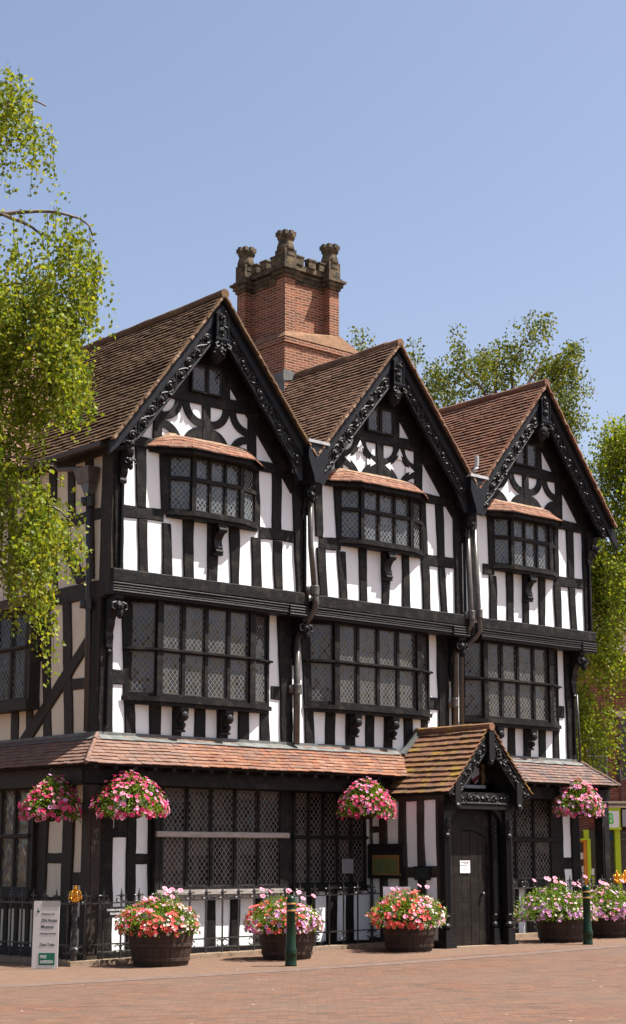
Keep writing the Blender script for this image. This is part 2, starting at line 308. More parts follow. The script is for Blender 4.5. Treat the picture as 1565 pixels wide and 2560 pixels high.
def node(name, parent):               # an empty part that carries sub-parts
    o = bpy.data.objects.new(name, None); COL.objects.link(o); o.parent = parent; o.empty_display_size = .1; return o
def textobj(name, body, size, mtx, m, parent, align='LEFT', ext=.002, sx=1.0):
    c = bpy.data.curves.new(name, 'FONT'); c.body = body; c.size = size; c.align_x = align; c.extrude = ext; c.offset = .014; c.space_line = 1.0
    t = bpy.data.objects.new(name, c); COL.objects.link(t); dg = bpy.context.evaluated_depsgraph_get(); dg.update()
    me = bpy.data.meshes.new_from_object(t.evaluated_get(dg)); bpy.data.objects.remove(t)
    off = wloc(parent); me.transform(Matrix.Translation(-off) @ mtx @ Matrix.Diagonal((sx, 1, 1, 1))); me.materials.clear(); me.materials.append(M[m] if isinstance(m, str) else m)
    o = bpy.data.objects.new(name, me); COL.objects.link(o); o.parent = parent; return o
TIMBERS = [
 ('post','F2',[(0.179,8.5),(0.357,8.5),(0.452,6.28),(0.277,6.28)]),
 ('stud','F2',[(0.631,8.45),(0.867,8.45),(0.892,7.41),(0.696,7.41)]),
 ('stud','F2',[(0.717,7.2),(0.914,7.2),(0.954,6.28),(0.768,6.28)]),
 ('stud','F2',[(1.14,8.45),(1.386,8.45),(1.408,7.41),(1.207,7.41)]),
 ('stud','F2',[(1.222,7.2),(1.407,7.2),(1.458,6.28),(1.267,6.28)]),
 ('stud','F2',[(1.663,7.3),(1.887,7.3),(1.905,6.28),(1.702,6.28)]),
 ('stud','F2',[(2.181,7.3),(2.445,7.3),(2.428,6.28),(2.197,6.28)]),
 ('stud','F2',[(2.673,7.3),(2.907,7.3),(2.91,6.28),(2.725,6.28)]),
 ('stud','F2',[(3.174,7.2),(3.39,7.2),(3.426,6.28),(3.215,6.28)]),
 ('stud','F2',[(3.185,8.45),(3.338,8.45),(3.379,7.41),(3.202,7.41)]),
 ('stud','F2',[(3.64,8.45),(3.867,8.45),(3.884,7.41),(3.663,7.41)]),
 ('stud','F2',[(3.676,7.2),(3.882,7.2),(3.906,6.28),(3.713,6.28)]),
 ('post','F2',[(4.099,8.5),(4.343,8.5),(4.415,6.28),(4.226,6.28)]),
 ('post','F2',[(4.112,8.5),(4.276,8.5),(4.436,6.28),(4.345,6.28)]),
 ('stud','F2',[(4.638,8.45),(4.85,8.45),(4.867,7.41),(4.682,7.41)]),
 ('stud','F2',[(4.709,7.2),(4.927,7.2),(4.975,6.28),(4.771,6.28)]),
 ('stud','F2',[(5.12,8.45),(5.29,8.45),(5.34,7.41),(5.201,7.41)]),
 ('stud','F2',[(5.216,7.2),(5.425,7.2),(5.476,6.28),(5.277,6.28)]),
 ('stud','F2',[(5.756,7.3),(5.96,7.3),(5.979,6.28),(5.794,6.28)]),
 ('stud','F2',[(6.336,7.3),(6.623,7.3),(6.523,6.28),(6.351,6.28)]),
 ('stud','F2',[(6.879,7.3),(7.076,7.3),(7.109,6.28),(6.902,6.28)]),
 ('stud','F2',[(7.404,7.2),(7.62,7.2),(7.647,6.28),(7.457,6.28)]),
 ('stud','F2',[(7.397,8.45),(7.544,8.45),(7.584,7.41),(7.438,7.41)]),
 ('stud','F2',[(7.818,8.45),(8.032,8.45),(8.062,7.41),(7.866,7.41)]),
 ('stud','F2',[(7.885,7.2),(8.054,7.2),(8.116,6.28),(7.937,6.28)]),
 ('post','F2',[(8.306,8.5),(8.516,8.5),(8.519,6.28),(8.332,6.28)]),
 ('post','F2',[(8.772,8.5),(8.967,8.5),(8.994,6.28),(8.795,6.28)]),
 ('stud','F2',[(9.293,8.45),(9.48,8.45),(9.467,7.41),(9.33,7.41)]),
 ('stud','F2',[(9.326,7.2),(9.535,7.2),(9.533,6.28),(9.323,6.28)]),
 ('stud','F2',[(9.828,7.3),(10.04,7.3),(10.023,6.28),(9.832,6.28)]),
 ('stud','F2',[(10.303,7.3),(10.508,7.3),(10.494,6.28),(10.302,6.28)]),
 ('stud','F2',[(10.806,7.3),(11.026,7.3),(10.986,6.28),(10.796,6.28)]),
 ('stud','F2',[(11.28,7.2),(11.498,7.2),(11.508,6.28),(11.313,6.28)]),
 ('stud','F2',[(11.289,8.45),(11.484,8.45),(11.459,7.41),(11.351,7.41)]),
 ('stud','F2',[(11.739,8.45),(11.963,8.45),(11.939,7.41),(11.747,7.41)]),
 ('stud','F2',[(11.757,7.2),(11.97,7.2),(11.994,6.28),(11.803,6.28)]),
 ('post','F2',[(12.234,8.5),(12.503,8.5),(12.462,6.28),(12.253,6.28)]),
 ('rail','F2',[(0.4,7.415),(1.25,7.44),(1.25,7.22),(0.4,7.195)]),
 ('rail','F2',[(3.35,7.415),(4.2,7.44),(4.2,7.22),(3.35,7.195)]),
 ('rail','F2',[(4.78,7.415),(5.3,7.44),(5.3,7.22),(4.78,7.195)]),
 ('rail','F2',[(7.4,7.415),(8.37,7.44),(8.37,7.22),(7.4,7.195)]),
 ('rail','F2',[(9.15,7.415),(9.47,7.44),(9.47,7.22),(9.15,7.195)]),
 ('rail','F2',[(11.3,7.415),(12.3,7.44),(12.3,7.22),(11.3,7.195)]),
 ('tie_beam','F2',[(0.3900000000000001,8.62),(3.89,8.62),(3.89,8.43),(0.3900000000000001,8.43)]),
 ('tie_beam','F2',[(4.6,8.62),(8.1,8.62),(8.1,8.43),(4.6,8.43)]),
 ('tie_beam','F2',[(8.85,8.62),(12.35,8.62),(12.35,8.43),(8.85,8.43)]),
 ('post','F1',[(0.215,6.05),(0.441,6.05),(0.513,3.6),(0.215,3.6)]),
 ('stud','F1',[(0.62,6.05),(0.847,6.05),(0.99,3.6),(0.766,3.6)]),
 ('stud','F1',[(1.252,4.15),(1.484,4.15),(1.485,3.6),(1.265,3.6)]),
 ('stud','F1',[(1.725,4.15),(1.92,4.15),(1.91,3.6),(1.736,3.6)]),
 ('stud','F1',[(2.194,4.15),(2.428,4.15),(2.437,3.6),(2.204,3.6)]),
 ('stud','F1',[(2.678,4.15),(2.916,4.15),(2.923,3.6),(2.686,3.6)]),
 ('stud','F1',[(3.154,4.15),(3.386,4.15),(3.392,3.6),(3.16,3.6)]),
 ('stud','F1',[(3.598,6.05),(3.797,6.05),(3.874,3.6),(3.655,3.6)]),
 ('post','F1',[(4.028,6.05),(4.359,6.05),(4.393,3.6),(4.132,3.6)]),
 ('stud','F1',[(4.591,6.05),(4.79,6.05),(4.928,3.6),(4.704,3.6)]),
 ('stud','F1',[(5.194,4.25),(5.422,4.25),(5.42,3.6),(5.193,3.6)]),
 ('stud','F1',[(5.692,4.25),(5.932,4.25),(5.927,3.6),(5.689,3.6)]),
 ('stud','F1',[(6.194,4.25),(6.415,4.25),(6.408,3.6),(6.188,3.6)]),
 ('stud','F1',[(6.662,4.25),(6.88,4.25),(6.871,3.6),(6.654,3.6)]),
 ('stud','F1',[(7.184,4.25),(7.409,4.25),(7.387,3.6),(7.174,3.6)]),
 ('stud','F1',[(7.533,6.05),(7.745,6.05),(7.853,3.6),(7.671,3.6)]),
 ('post','F1',[(8.096,6.05),(8.425,6.05),(8.394,3.6),(8.131,3.6)]),
 ('stud','F1',[(8.767,6.05),(8.84,6.05),(8.837,3.6),(8.728,3.6)]),
 ('stud','F1',[(9.597,4.2),(9.796,4.2),(9.776,3.6),(9.578,3.6)]),
 ('stud','F1',[(10.106,4.2),(10.316,4.2),(10.313,3.6),(10.085,3.6)]),
 ('stud','F1',[(10.569,4.2),(10.794,4.2),(10.763,3.6),(10.546,3.6)]),
 ('stud','F1',[(11.04,4.2),(11.258,4.2),(11.244,3.6),(11.015,3.6)]),
 ('stud','F1',[(11.512,6.05),(11.669,6.05),(11.657,3.6),(11.475,3.6)]),
 ('post','F1',[(11.873,6.05),(12.112,6.05),(12.197,3.6),(11.92,3.6)]),
 ('rail','F1',[(0.45,4.680000000000001),(0.75,4.680000000000001),(0.75,4.44),(0.45,4.44)]),
 ('rail','F1',[(3.9,4.640000000000001),(4.15,4.640000000000001),(4.15,4.4),(3.9,4.4)]),
 ('rail','F1',[(4.68,4.71),(4.9,4.71),(4.9,4.47),(4.68,4.47)]),
 ('rail','F1',[(7.8,4.69),(8.12,4.69),(8.12,4.45),(7.8,4.45)]),
 ('rail','F1',[(11.55,4.74),(11.85,4.74),(11.85,4.5),(11.55,4.5)]),
 ('post','G',[(0.354,3.0),(0.687,3.0),(0.747,0.1),(0.414,0.1)]),
 ('stud','G',[(0.965,3.0),(1.167,3.0),(1.228,0.1),(1.025,0.1)]),
 ('stud','G',[(1.4,3.0),(1.603,3.0),(1.663,0.1),(1.46,0.1)]),
 ('stud','G',[(2.65,1.1),(2.855,1.1),(2.87,0.1),(2.666,0.1)]),
 ('stud','G',[(3.181,1.1),(3.394,1.1),(3.397,0.1),(3.193,0.1)]),
 ('stud','G',[(3.716,1.1),(3.9,1.1),(3.908,0.1),(3.726,0.1)]),
 ('post','G',[(4.346,3.0),(4.545,3.0),(4.605,0.1),(4.407,0.1)]),
 ('stud','G',[(4.918,1.1),(5.113,1.1),(5.122,0.1),(4.919,0.1)]),
 ('stud','G',[(5.405,1.1),(5.664,1.1),(5.644,0.1),(5.386,0.1)]),
 ('stud','G',[(5.879,1.1),(6.056,1.1),(6.049,0.1),(5.857,0.1)]),
 ('post','G',[(11.448,3.0),(11.902,3.0),(11.962,0.1),(11.508,0.1)]),
 ('post','G',[(12.177,3.0),(12.42,3.0),(12.48,0.1),(12.236,0.1)]),
 ('stud','G',[(10.33,1.1),(10.531,1.1),(10.504,0.1),(10.305,0.1)]),
 ('stud','G',[(10.777,1.1),(11.114,1.1),(11.073,0.1),(10.754,0.1)]),
 ('rail','G',[(0.75,2.28),(1.05,2.28),(1.05,2.1),(0.75,2.1)]),
 ('rail','G',[(1.154,1.694),(1.467,1.694),(1.467,1.539),(1.154,1.539)]),
 ('rail','G',[(0.678,2.105),(1.011,2.105),(1.011,1.953),(0.678,1.953)]),
 ('rail','G',[(11.892,1.652),(12.268,1.652),(12.268,1.426),(11.892,1.426)]),
 ('sole_plate','G',[(0.42,0.17),(12.4,0.17),(12.4,0.02),(0.42,0.02)]),
 ('stud','SP',[(0.37,2.85),(0.42,2.85),(0.42,0.1),(0.37,0.1)]),
 ('stud','SP',[(-0.02,2.85),(0.18,2.85),(0.17,0.1),(-0.03,0.1)]),
 ('stud','SP',[(-0.52,2.85),(-0.33,2.85),(-0.35,0.1),(-0.56,0.1)]),
 ('stud','SP',[(-0.97,2.85),(-0.81,2.85),(-0.83,0.1),(-1.04,0.1)]),
 ('stud','SP',[(-1.46,2.85),(-1.28,2.85),(-1.31,0.1),(-1.46,0.1)]),
 ('rail','SP',[(-1.4,1.49),(0.42,1.49),(0.42,1.29),(-1.4,1.29)]),
 ('rail','SP',[(0.17,2.2),(0.42,2.2),(0.42,2.09),(0.17,2.09)]),
 ('beam','SP',[(-1.5,2.9),(0.42,2.9),(0.42,2.65),(-1.5,2.65)]),
 ('sole_plate','SP',[(-1.45,0.22),(0.42,0.22),(0.42,0.05),(-1.45,0.05)]),
 ('stud','S',[(0.567,8.4),(0.809,8.4),(0.657,6.2),(0.445,6.2)]),
 ('stud','S',[(1.148,8.4),(1.358,8.4),(1.287,7.4),(1.078,7.4)]),
 ('stud','S',[(1.707,8.4),(1.945,8.4),(1.886,7.4),(1.65,7.4)]),
 ('stud','S',[(1.637,7.2),(1.89,7.2),(1.693,6.15),(1.565,6.15)]),
 ('stud','S',[(2.263,8.4),(2.553,8.4),(2.352,6.15),(2.125,6.15)]),
 ('post','S',[(3.037,8.4),(3.294,8.4),(3.137,6.15),(2.92,6.15)]),
 ('rail','S',[(0.15,7.38),(3.2,7.38),(3.2,7.19),(0.15,7.19)]),
 ('beam','S',[(0.1,6.15),(8,6.15),(8,5.86),(0.1,5.86)]),
 ('wall_plate','S',[(-0.05,8.5),(8,8.5),(8,8.28),(-0.05,8.28)]),
 ('brace','S',[(1.63,7.042),(1.393,7.053),(0.653,6.204),(0.945,6.162)]),
 ('brace','S',[(0.581,5.287),(0.568,5.015),(2.249,3.594),(2.638,3.614)]),
 ('stud','S',[(0.503,5.9),(0.658,5.9),(0.545,3.6),(0.393,3.6)]),
 ('stud','S',[(1.125,5.9),(1.373,5.9),(1.194,3.6),(0.948,3.6)]),
 ('stud','S',[(1.779,5.9),(2.049,5.9),(1.852,3.6),(1.618,3.6)]),
 ('stud','S',[(2.705,4.3),(2.942,4.3),(2.893,3.6),(2.658,3.6)]),
 ('stud','S',[(2.329,5.9),(2.554,5.9),(2.405,3.6),(2.183,3.6)]),
 ('rail','S',[(0.55,4.56),(1.15,4.56),(1.15,4.37),(0.55,4.37)]),
 ('rail','S',[(1.75,5.15),(2.05,5.15),(2.05,4.95),(1.75,4.95)]),
 ('post','SG',[(1.923,3.0),(2.203,3.0),(2.263,0.1),(1.982,0.1)]),
 ('post','SG',[(1.125,3.0),(1.435,3.0),(1.495,0.1),(1.185,0.1)]),
 ('rail','SG',[(1.45,1.72),(2.05,1.72),(2.05,1.55),(1.45,1.55)]),
 ('rail','SG',[(0.5,1.4),(1.25,1.4),(1.25,1.19),(0.5,1.19)]),
 ('rail','SG',[(0.5,0.68),(1.25,0.68),(1.25,0.5),(0.5,0.5)]),
 ('rail','SG',[(1.2,1.0),(4.0,1.0),(4.0,0.78),(1.2,0.78)]),
 ('sole_plate','SG',[(0.42,0.16),(8,0.16),(8,0.0),(0.42,0.0)]),
 ('stud','SG',[(1.8,0.85),(1.9300000000000002,0.85),(1.9300000000000002,0.1),(1.8,0.1)]),
 ('stud','SG',[(2.45,0.85),(2.58,0.85),(2.58,0.1),(2.45,0.1)]),
 ('stud','SG',[(2.8,0.85),(2.9299999999999997,0.85),(2.9299999999999997,0.1),(2.8,0.1)]),
 ('stud','SG',[(3.15,0.85),(3.28,0.85),(3.28,0.1),(3.15,0.1)]),
 ('stud','SG',[(3.5,0.85),(3.63,0.85),(3.63,0.1),(3.5,0.1)]),
 ('post','S',[(-0.075,8.4),(0.25,8.4),(0.25,5.9),(-0.075,5.9)]),
 ('post','S',[(0.222,5.9),(0.44,5.9),(0.44,3.6),(0.222,3.6)]),
 ('post','SG',[(0.43,3.0),(0.56,3.0),(0.56,0.1),(0.43,0.1)]),
]
NEAR_M=[(260,[(-3.95,9.6),(-3.75,9.56),(-3.63,9.45),(-3.5,9.35),(-3.3,9.35),(-3.19,8.98),(-3.26,8.79),(-3.17,8.58),(-3.07,8.51),(-2.9,8.17),(-2.84,7.99),(-2.73,7.72),(-2.73,7.44),(-2.83,7.61),(-2.96,7.61),(-3.14,7.61),(-3.36,7.72),(-3.49,7.72),(-3.61,7.42),(-3.88,7.69)]),(150,[(-3.93,9.07),(-3.53,8.93),(-3.23,8.65),(-3.07,8.48),(-2.98,8.17),(-3.1,7.89),(-3.49,7.89),(-3.89,7.89)]),(45,[(-3.14,9.21),(-2.84,9.35),(-2.69,9.17),(-2.61,8.87),(-2.73,8.79),(-2.83,8.87),(-3.06,8.87)]),(26,[(-2.84,8.79),(-2.73,8.76),(-2.69,8.37),(-2.8,8.35)]),(45,[(-3.15,7.69),(-2.74,7.61),(-2.76,7.39),(-3.08,7.34)]),(46,[(-3.88,7.69),(-3.45,7.69),(-3.44,7.15),(-3.49,6.94),(-3.59,7.01),(-3.71,7.42),(-3.87,7.48)]),(60,[(-3.86,7.19),(-3.67,7.19),(-3.48,6.81),(-3.43,6.4),(-3.06,6.19),(-3.25,6.06),(-3.82,6.09)]),(110,[(-3.82,6.09),(-3.28,6.02),(-2.99,5.78),(-2.79,5.48),(-2.75,5.32),(-2.97,5.35),(-3.1,5.51),(-3.32,5.35),(-3.79,5.41)]),(40,[(-3.51,5.38),(-3.12,5.38),(-3.12,5.06),(-3.25,4.71),(-3.39,5.11)]),(16,[(-3.79,5.41),(-3.7,5.41),(-3.64,4.98),(-3.78,5.03)]),(16,[(-4.01,11.25),(-3.95,11.26),(-3.94,10.83),(-3.99,10.76)]),(14,[(-3.9,11.25),(-3.7,11.2),(-3.68,11.15),(-3.67,10.9),(-3.84,10.83),(-3.9,11.06)]),(12,[(-3.72,11.2),(-3.59,11.18),(-3.56,10.79),(-3.64,10.7)]),(6,[(-3.59,11.15),(-3.42,11.06),(-3.38,10.79),(-3.46,10.79),(-3.51,10.99)])]
NEAR_S=[(-3.68,11.42,0.06),(-3.74,11.4,0.11),(-3.8,11.37,0.11),(-3.85,11.27,0.07),(-3.9,11.24,0.06),(-3.64,11.34,0.06),(-3.93,11.38,0.06),(-3.73,10.68,0.27),(-3.63,10.7,0.27),(-3.58,10.62,0.22),(-3.55,10.5,0.11),(-3.83,10.81,0.18),(-3.41,10.83,0.16),(-3.97,10.42,0.06),(-3.9,10.06,0.18),(-3.85,10.05,0.14),(-3.83,9.98,0.08),(-3.76,9.94,0.08),(-3.11,9.84,0.06),(-3.15,9.8,0.1),(-3.19,9.71,0.09),(-3.21,9.62,0.06),(-3.19,9.56,0.27),(-3.15,9.52,0.18),(-2.76,9.07,0.49),(-2.66,9.01,0.21),(-2.8,8.73,0.41),(-3.09,7.42,0.3),(-3.03,7.42,0.21),(-2.83,7.48,0.37),(-2.79,7.42,0.25),(-3.35,7.63,0.18),(-3.47,7.17,0.25),(-3.44,7.42,0.15),(-2.9,7.35,0.1),(-3.75,9.55,0.62),(-3.11,6.25,0.15),(-3.06,6.19,0.06),(-2.85,5.51,0.23),(-2.79,5.41,0.14),(-2.87,5.09,0.2),(-2.97,5.19,0.3),(-3.23,5.03,0.76),(-3.18,4.79,0.59),(-3.14,4.62,0.24),(-3.08,4.4,0.09),(-3.26,5.03,0.48),(-3.69,5.19,0.39),(-3.63,4.84,0.11),(-3.74,5.19,0.3)]
NEAR_B=[[(-4.31,10.83),(-4.01,11.05),(-3.95,11.1),(-3.85,11.15),(-3.72,11.18),(-3.53,11.12),(-3.42,11.06)],[(-4.35,9.49),(-3.95,9.59),(-3.82,9.61),(-3.66,9.63),(-3.46,9.64),(-3.26,9.63),(-3.1,9.59),(-2.94,9.54),(-2.83,9.45),(-2.78,9.31)],[(-3.95,9.59),(-3.79,9.53),(-3.67,9.49),(-3.55,9.43),(-3.42,9.32),(-3.4,9.18)],[(-4.31,8.51),(-3.92,8.65),(-3.72,8.68),(-3.49,8.68),(-3.32,8.57)],[(-4.16,8.1),(-3.9,8.17),(-3.51,8.24),(-3.11,8.26),(-2.87,8.27),(-2.71,8.34)],[(-4.3,6.32),(-3.83,6.45),(-3.51,6.43),(-3.19,6.33)],[(-4.28,5.73),(-3.81,5.86),(-3.34,5.91),(-3.05,5.73),(-2.85,5.51)]]
BACK_M=[(150,[(3.03,16.02),(3.3,16.11),(4.11,16.25),(4.29,16.3),(4.68,16.11),(5.08,15.83),(5.23,14.68),(3.24,14.68)]),(9,[(4.07,16.72),(4.25,16.72),(4.28,16.25),(4.11,16.25)]),(75,[(4.91,16.48),(5.1,16.72),(5.63,16.62),(5.8,16.25),(5.95,15.05),(5.15,15.05)]),(60,[(5.68,16.95),(6.14,17.3),(6.46,17.37),(6.99,17.32),(7.21,17.18),(6.89,16.86),(6.97,16.44),(6.79,16.3),(6.43,16.48),(6.08,16.44),(5.72,16.62)]),(40,[(6.07,16.34),(6.96,16.25),(6.85,15.42),(5.96,15.32)]),(190,[(6.87,16.11),(7.28,16.34),(7.69,16.58),(8.04,16.34),(8.26,15.79),(8.22,15.05),(8.11,14.59),(7.84,14.27),(7.56,14.04),(7.27,14.68),(6.85,15.46)]),(40,[(1.28,16.78),(1.88,16.63),(1.99,16.16),(1.4,16.16)]),(160,[(2.58,15.05),(7.9,14.8),(7.82,12.5),(2.55,12.5)]),(16,[(2.77,16.3),(2.99,16.3),(2.99,16.06),(2.81,16.06)])]
BACK_B=[[(6.22,15.14),(6.5,15.65),(6.87,16.2),(7.1,16.34),(7.42,16.48)],[(5.95,15.05),(5.9,15.79),(6.03,16.25),(6.17,16.53),(6.4,17.09)],[(5.24,14.77),(4.98,15.32),(4.41,15.83),(4.1,16.11)],[(7.01,14.86),(7.3,15.69),(7.68,16.44)]]
RIGHT_M=[(420,[(6.58,12.38),(7.23,12.04),(7.57,12.38),(7.92,12.84),(8.38,13.41),(9.06,13.75),(10.16,13.75),(10.03,10.7),(8.42,8.49),(6.47,8.49)]),(330,[(6.48,9.04),(8.38,9.04),(8.17,7.62),(7.95,6.97),(7.82,6.32),(7.94,5.68),(7.89,5.36),(7.59,4.94),(7.25,4.46),(6.88,4.36),(6.35,4.41)]),(130,[(7.19,10.7),(8.55,10.7),(8.27,7.4),(7.05,6.32)]),(60,[(8.08,13.18),(8.3,13.48),(8.39,13.6),(8.68,13.65),(8.65,12.75),(7.77,12.54)]),(150,[(8.77,13.52),(11.27,13.75),(11.55,8.49),(8.47,8.49)])]
# ================================================================== HOUSE
house = thing('timber_framed_house', 'three-storey black and white timber-framed house with three tiled gables and a tall brick chimney', 'house', (6.3, 4.0, 0))
FY = {'F2': -.09, 'F1': .21, 'G': .42}; SX = {'S': .21, 'SG': .42, 'SP': 6.46}
tcount = [0]
def pl_pt(pl, u, z, d):
    return (u, FY[pl]-d, z) if pl in FY else (SX[pl]-d, u, z)
def add_timber(mb, pl, q, d=0.0, back=.07, wob=.012, mi=0):
    q = [Vector((a, b)) for a, b in q]
    w_ = ((q[1]-q[0]).length+(q[2]-q[3]).length)/2; h_ = ((q[3]-q[0]).length+(q[2]-q[1]).length)/2
    if w_ > h_: q = [q[3], q[0], q[1], q[2]]; h_, w_ = w_, h_      # long axis = rows
    n = max(2, int(h_/.16)); rows = []; ph = R.random()*99
    for i in range(n+1):
        t = i/n; a = q[0].lerp(q[3], t); b = q[1].lerp(q[2], t); x = (b-a).normalized()
        ja = (noise.noise((ph, t*h_*1.7, 0))*1.6+R.uniform(-.3, .3))*wob; jb = (noise.noise((ph+30, t*h_*1.7, 5))*1.6+R.uniform(-.3, .3))*wob
        a = a+x*ja; b = b+x*jb; dd = d+noise.noise((ph, t*h_, 9))*.006
        rows.append([mb.vert(pl_pt(pl, *(p), e)) for p, e in ((a, -back), (a, dd-.012), (a+x*.013, dd), (b-x*.013, dd), (b, dd-.012), (b, -back))])
    us = [0, .06, .075, w_+.045, w_+.06, w_+.12]; o = R.random()*7
    for i in range(n):
        for k in range(5):
            mb.f.append([rows[i][k], rows[i][k+1], rows[i+1][k+1], rows[i+1][k]]); mb.m.append(mi)
            mb.uv[len(mb.f)-1] = [(us[k]+o, h_*i/n+o), (us[k+1]+o, h_*i/n+o), (us[k+1]+o, h_*(i+1)/n+o), (us[k]+o, h_*(i+1)/n+o)]
    mb.f.append(rows[0][::-1]); mb.m.append(mi); mb.f.append(rows[-1]); mb.m.append(mi)
for kind, pl, q in TIMBERS:
    mb = MB(); tcount[0] += 1
    d = {'stud': 0, 'post': .014, 'rail': -.008, 'beam': .02, 'tie_beam': .022, 'wall_plate': .012, 'brace': .008, 'sole_plate': .03}[kind]+(tcount[0] % 9)*.0011
    add_timber(mb, pl, q, d)
    mb.build(kind, 'timber_side' if pl in SX else 'timber', house, fix=True)

# ---- walls
def wall(pts, vec, m, name='wall'):
    mb = MB(); mb.prism(pts, vec); return mb.build(name, m, house, fix=True)
GC = [2.14, 6.44, 10.70]; GW = [2.14, 6.33, 10.50]; MO, MI = 1.31, 1.20
GS = [(MO, MI), (MI, MI), (MI, MO)]; HW = [(2.28, 2.15), (2.15, 2.13), (2.13, 2.13)]
ZR = 11.30
def gz(i, x, off=0.0):
    dx = x-GC[i]; return ZR-off-(GS[i][0]*-dx if dx < 0 else GS[i][1]*dx)
xb = [.24, 4.50, 8.72, 12.45]
for i in range(3):
    x0, x1 = xb[i], xb[i+1]; y = -.06+i*.002
    pts = [(x0, y, 6.2), (x1, y, 6.2), (x1, y, min(8.6, gz(i, min(x1, GC[i]+2.1), .1))), (GC[i], y, ZR-.12), (x0, y, min(8.6, gz(i, max(x0, GC[i]-2.0), .1)))]
    wall(pts, (0, .16, 0), 'plaster')
wall([(.24, .24, 3.4), (12.17, .24, 3.4), (12.17, .24, 6.1), (.24, .24, 6.1)], (0, .16, 0), 'plaster')
wall([(.45, .45, -.2), (12.42, .45, -.2), (12.42, .45, 3.5), (.45, .45, 3.5)], (0, .16, 0), 'plaster')
wall([(.239, .242, 3.4), (.239, 8, 3.4), (.239, 8, 8.5), (.239, -.058, 8.5), (.239, -.058, 6.1), (.239, .242, 6.1)], (.15, 0, 0), 'plaster_side')
wall([(.449, .452, -.2), (.449, 8, -.2), (.449, 8, 3.45), (.449, .452, 3.45)], (.15, 0, 0), 'plaster_side')
wall([(12.172, .25, 3.4), (12.172, 8, 3.4), (12.172, 8, 6.1), (12.172, .25, 6.1)], (-.15, 0, 0), 'plaster')
wall([(12.452, -.05, 6.1), (12.452, 8, 6.1), (12.452, 8, 8.6), (12.452, -.05, 8.6)], (-.15, 0, 0), 'plaster')
wall([(12.422, .46, -.2), (12.422, 8, -.2), (12.422, 8, 3.5), (12.422, .46, 3.5)], (-.15, 0, 0), 'plaster')
wall([(.25, 8, -.2), (12.44, 8, -.2), (12.44, 8, 8.4)] + [(12.4, 8, 8.4), (10.7, 8, 11.1), (8.57, 8, 8.6), (6.44, 8, 11.1), (4.29, 8, 8.6), (2.14, 8, 11.1), (.25, 8, 8.4)], (0, -.15, 0), 'plaster')
# floor of the jetty
mb = MB(); mb.box(.23, 12.44, -.055, .245, 5.95, 6.2); mb.box(12.0, 12.44, .245, 7.9, 6.0, 6.2); mb.build('jetty_soffit', 'dark', house)
# bressummers with rolled mouldings
for x0, x1 in ((.2, 4.44), (4.6, 8.62), (8.98, 12.48)):
    mb = MB(); add_timber(mb, 'F2', [(x0, 6.30), (x1, 6.31), (x1, 6.09), (x0, 6.085)], .085, back=.2, wob=.004)
    b = mb.build('bressummer', 'timber', house, fix=True)
    mm = MB(); cut = R.uniform(.3, .6)
    mm.box(x0, x1, -.15, .1, 5.875, 6.083)
    for z, r, yy in ((6.06, .022, -.155), (6.012, .018, -.15), (5.972, .016, -.15), (5.93, .026, -.148), (5.888, .014, -.14)):
        mm.tube([(x0+t*(x1-x0)/8, yy+R.uniform(-.004, .004), z+R.uniform(-.003, .003)) for t in range(9)], r, 8)
    mm.box(x1-.46, x1, -.175, .05, 5.868, 6.075)
    for z in (6.05, 6.0, 5.95, 5.9): mm.tube([(x1-.45, -.18, z), (x1, -.18, z)], .017, 6)
    mm.build('moulding', 'carving', b, smooth=False)
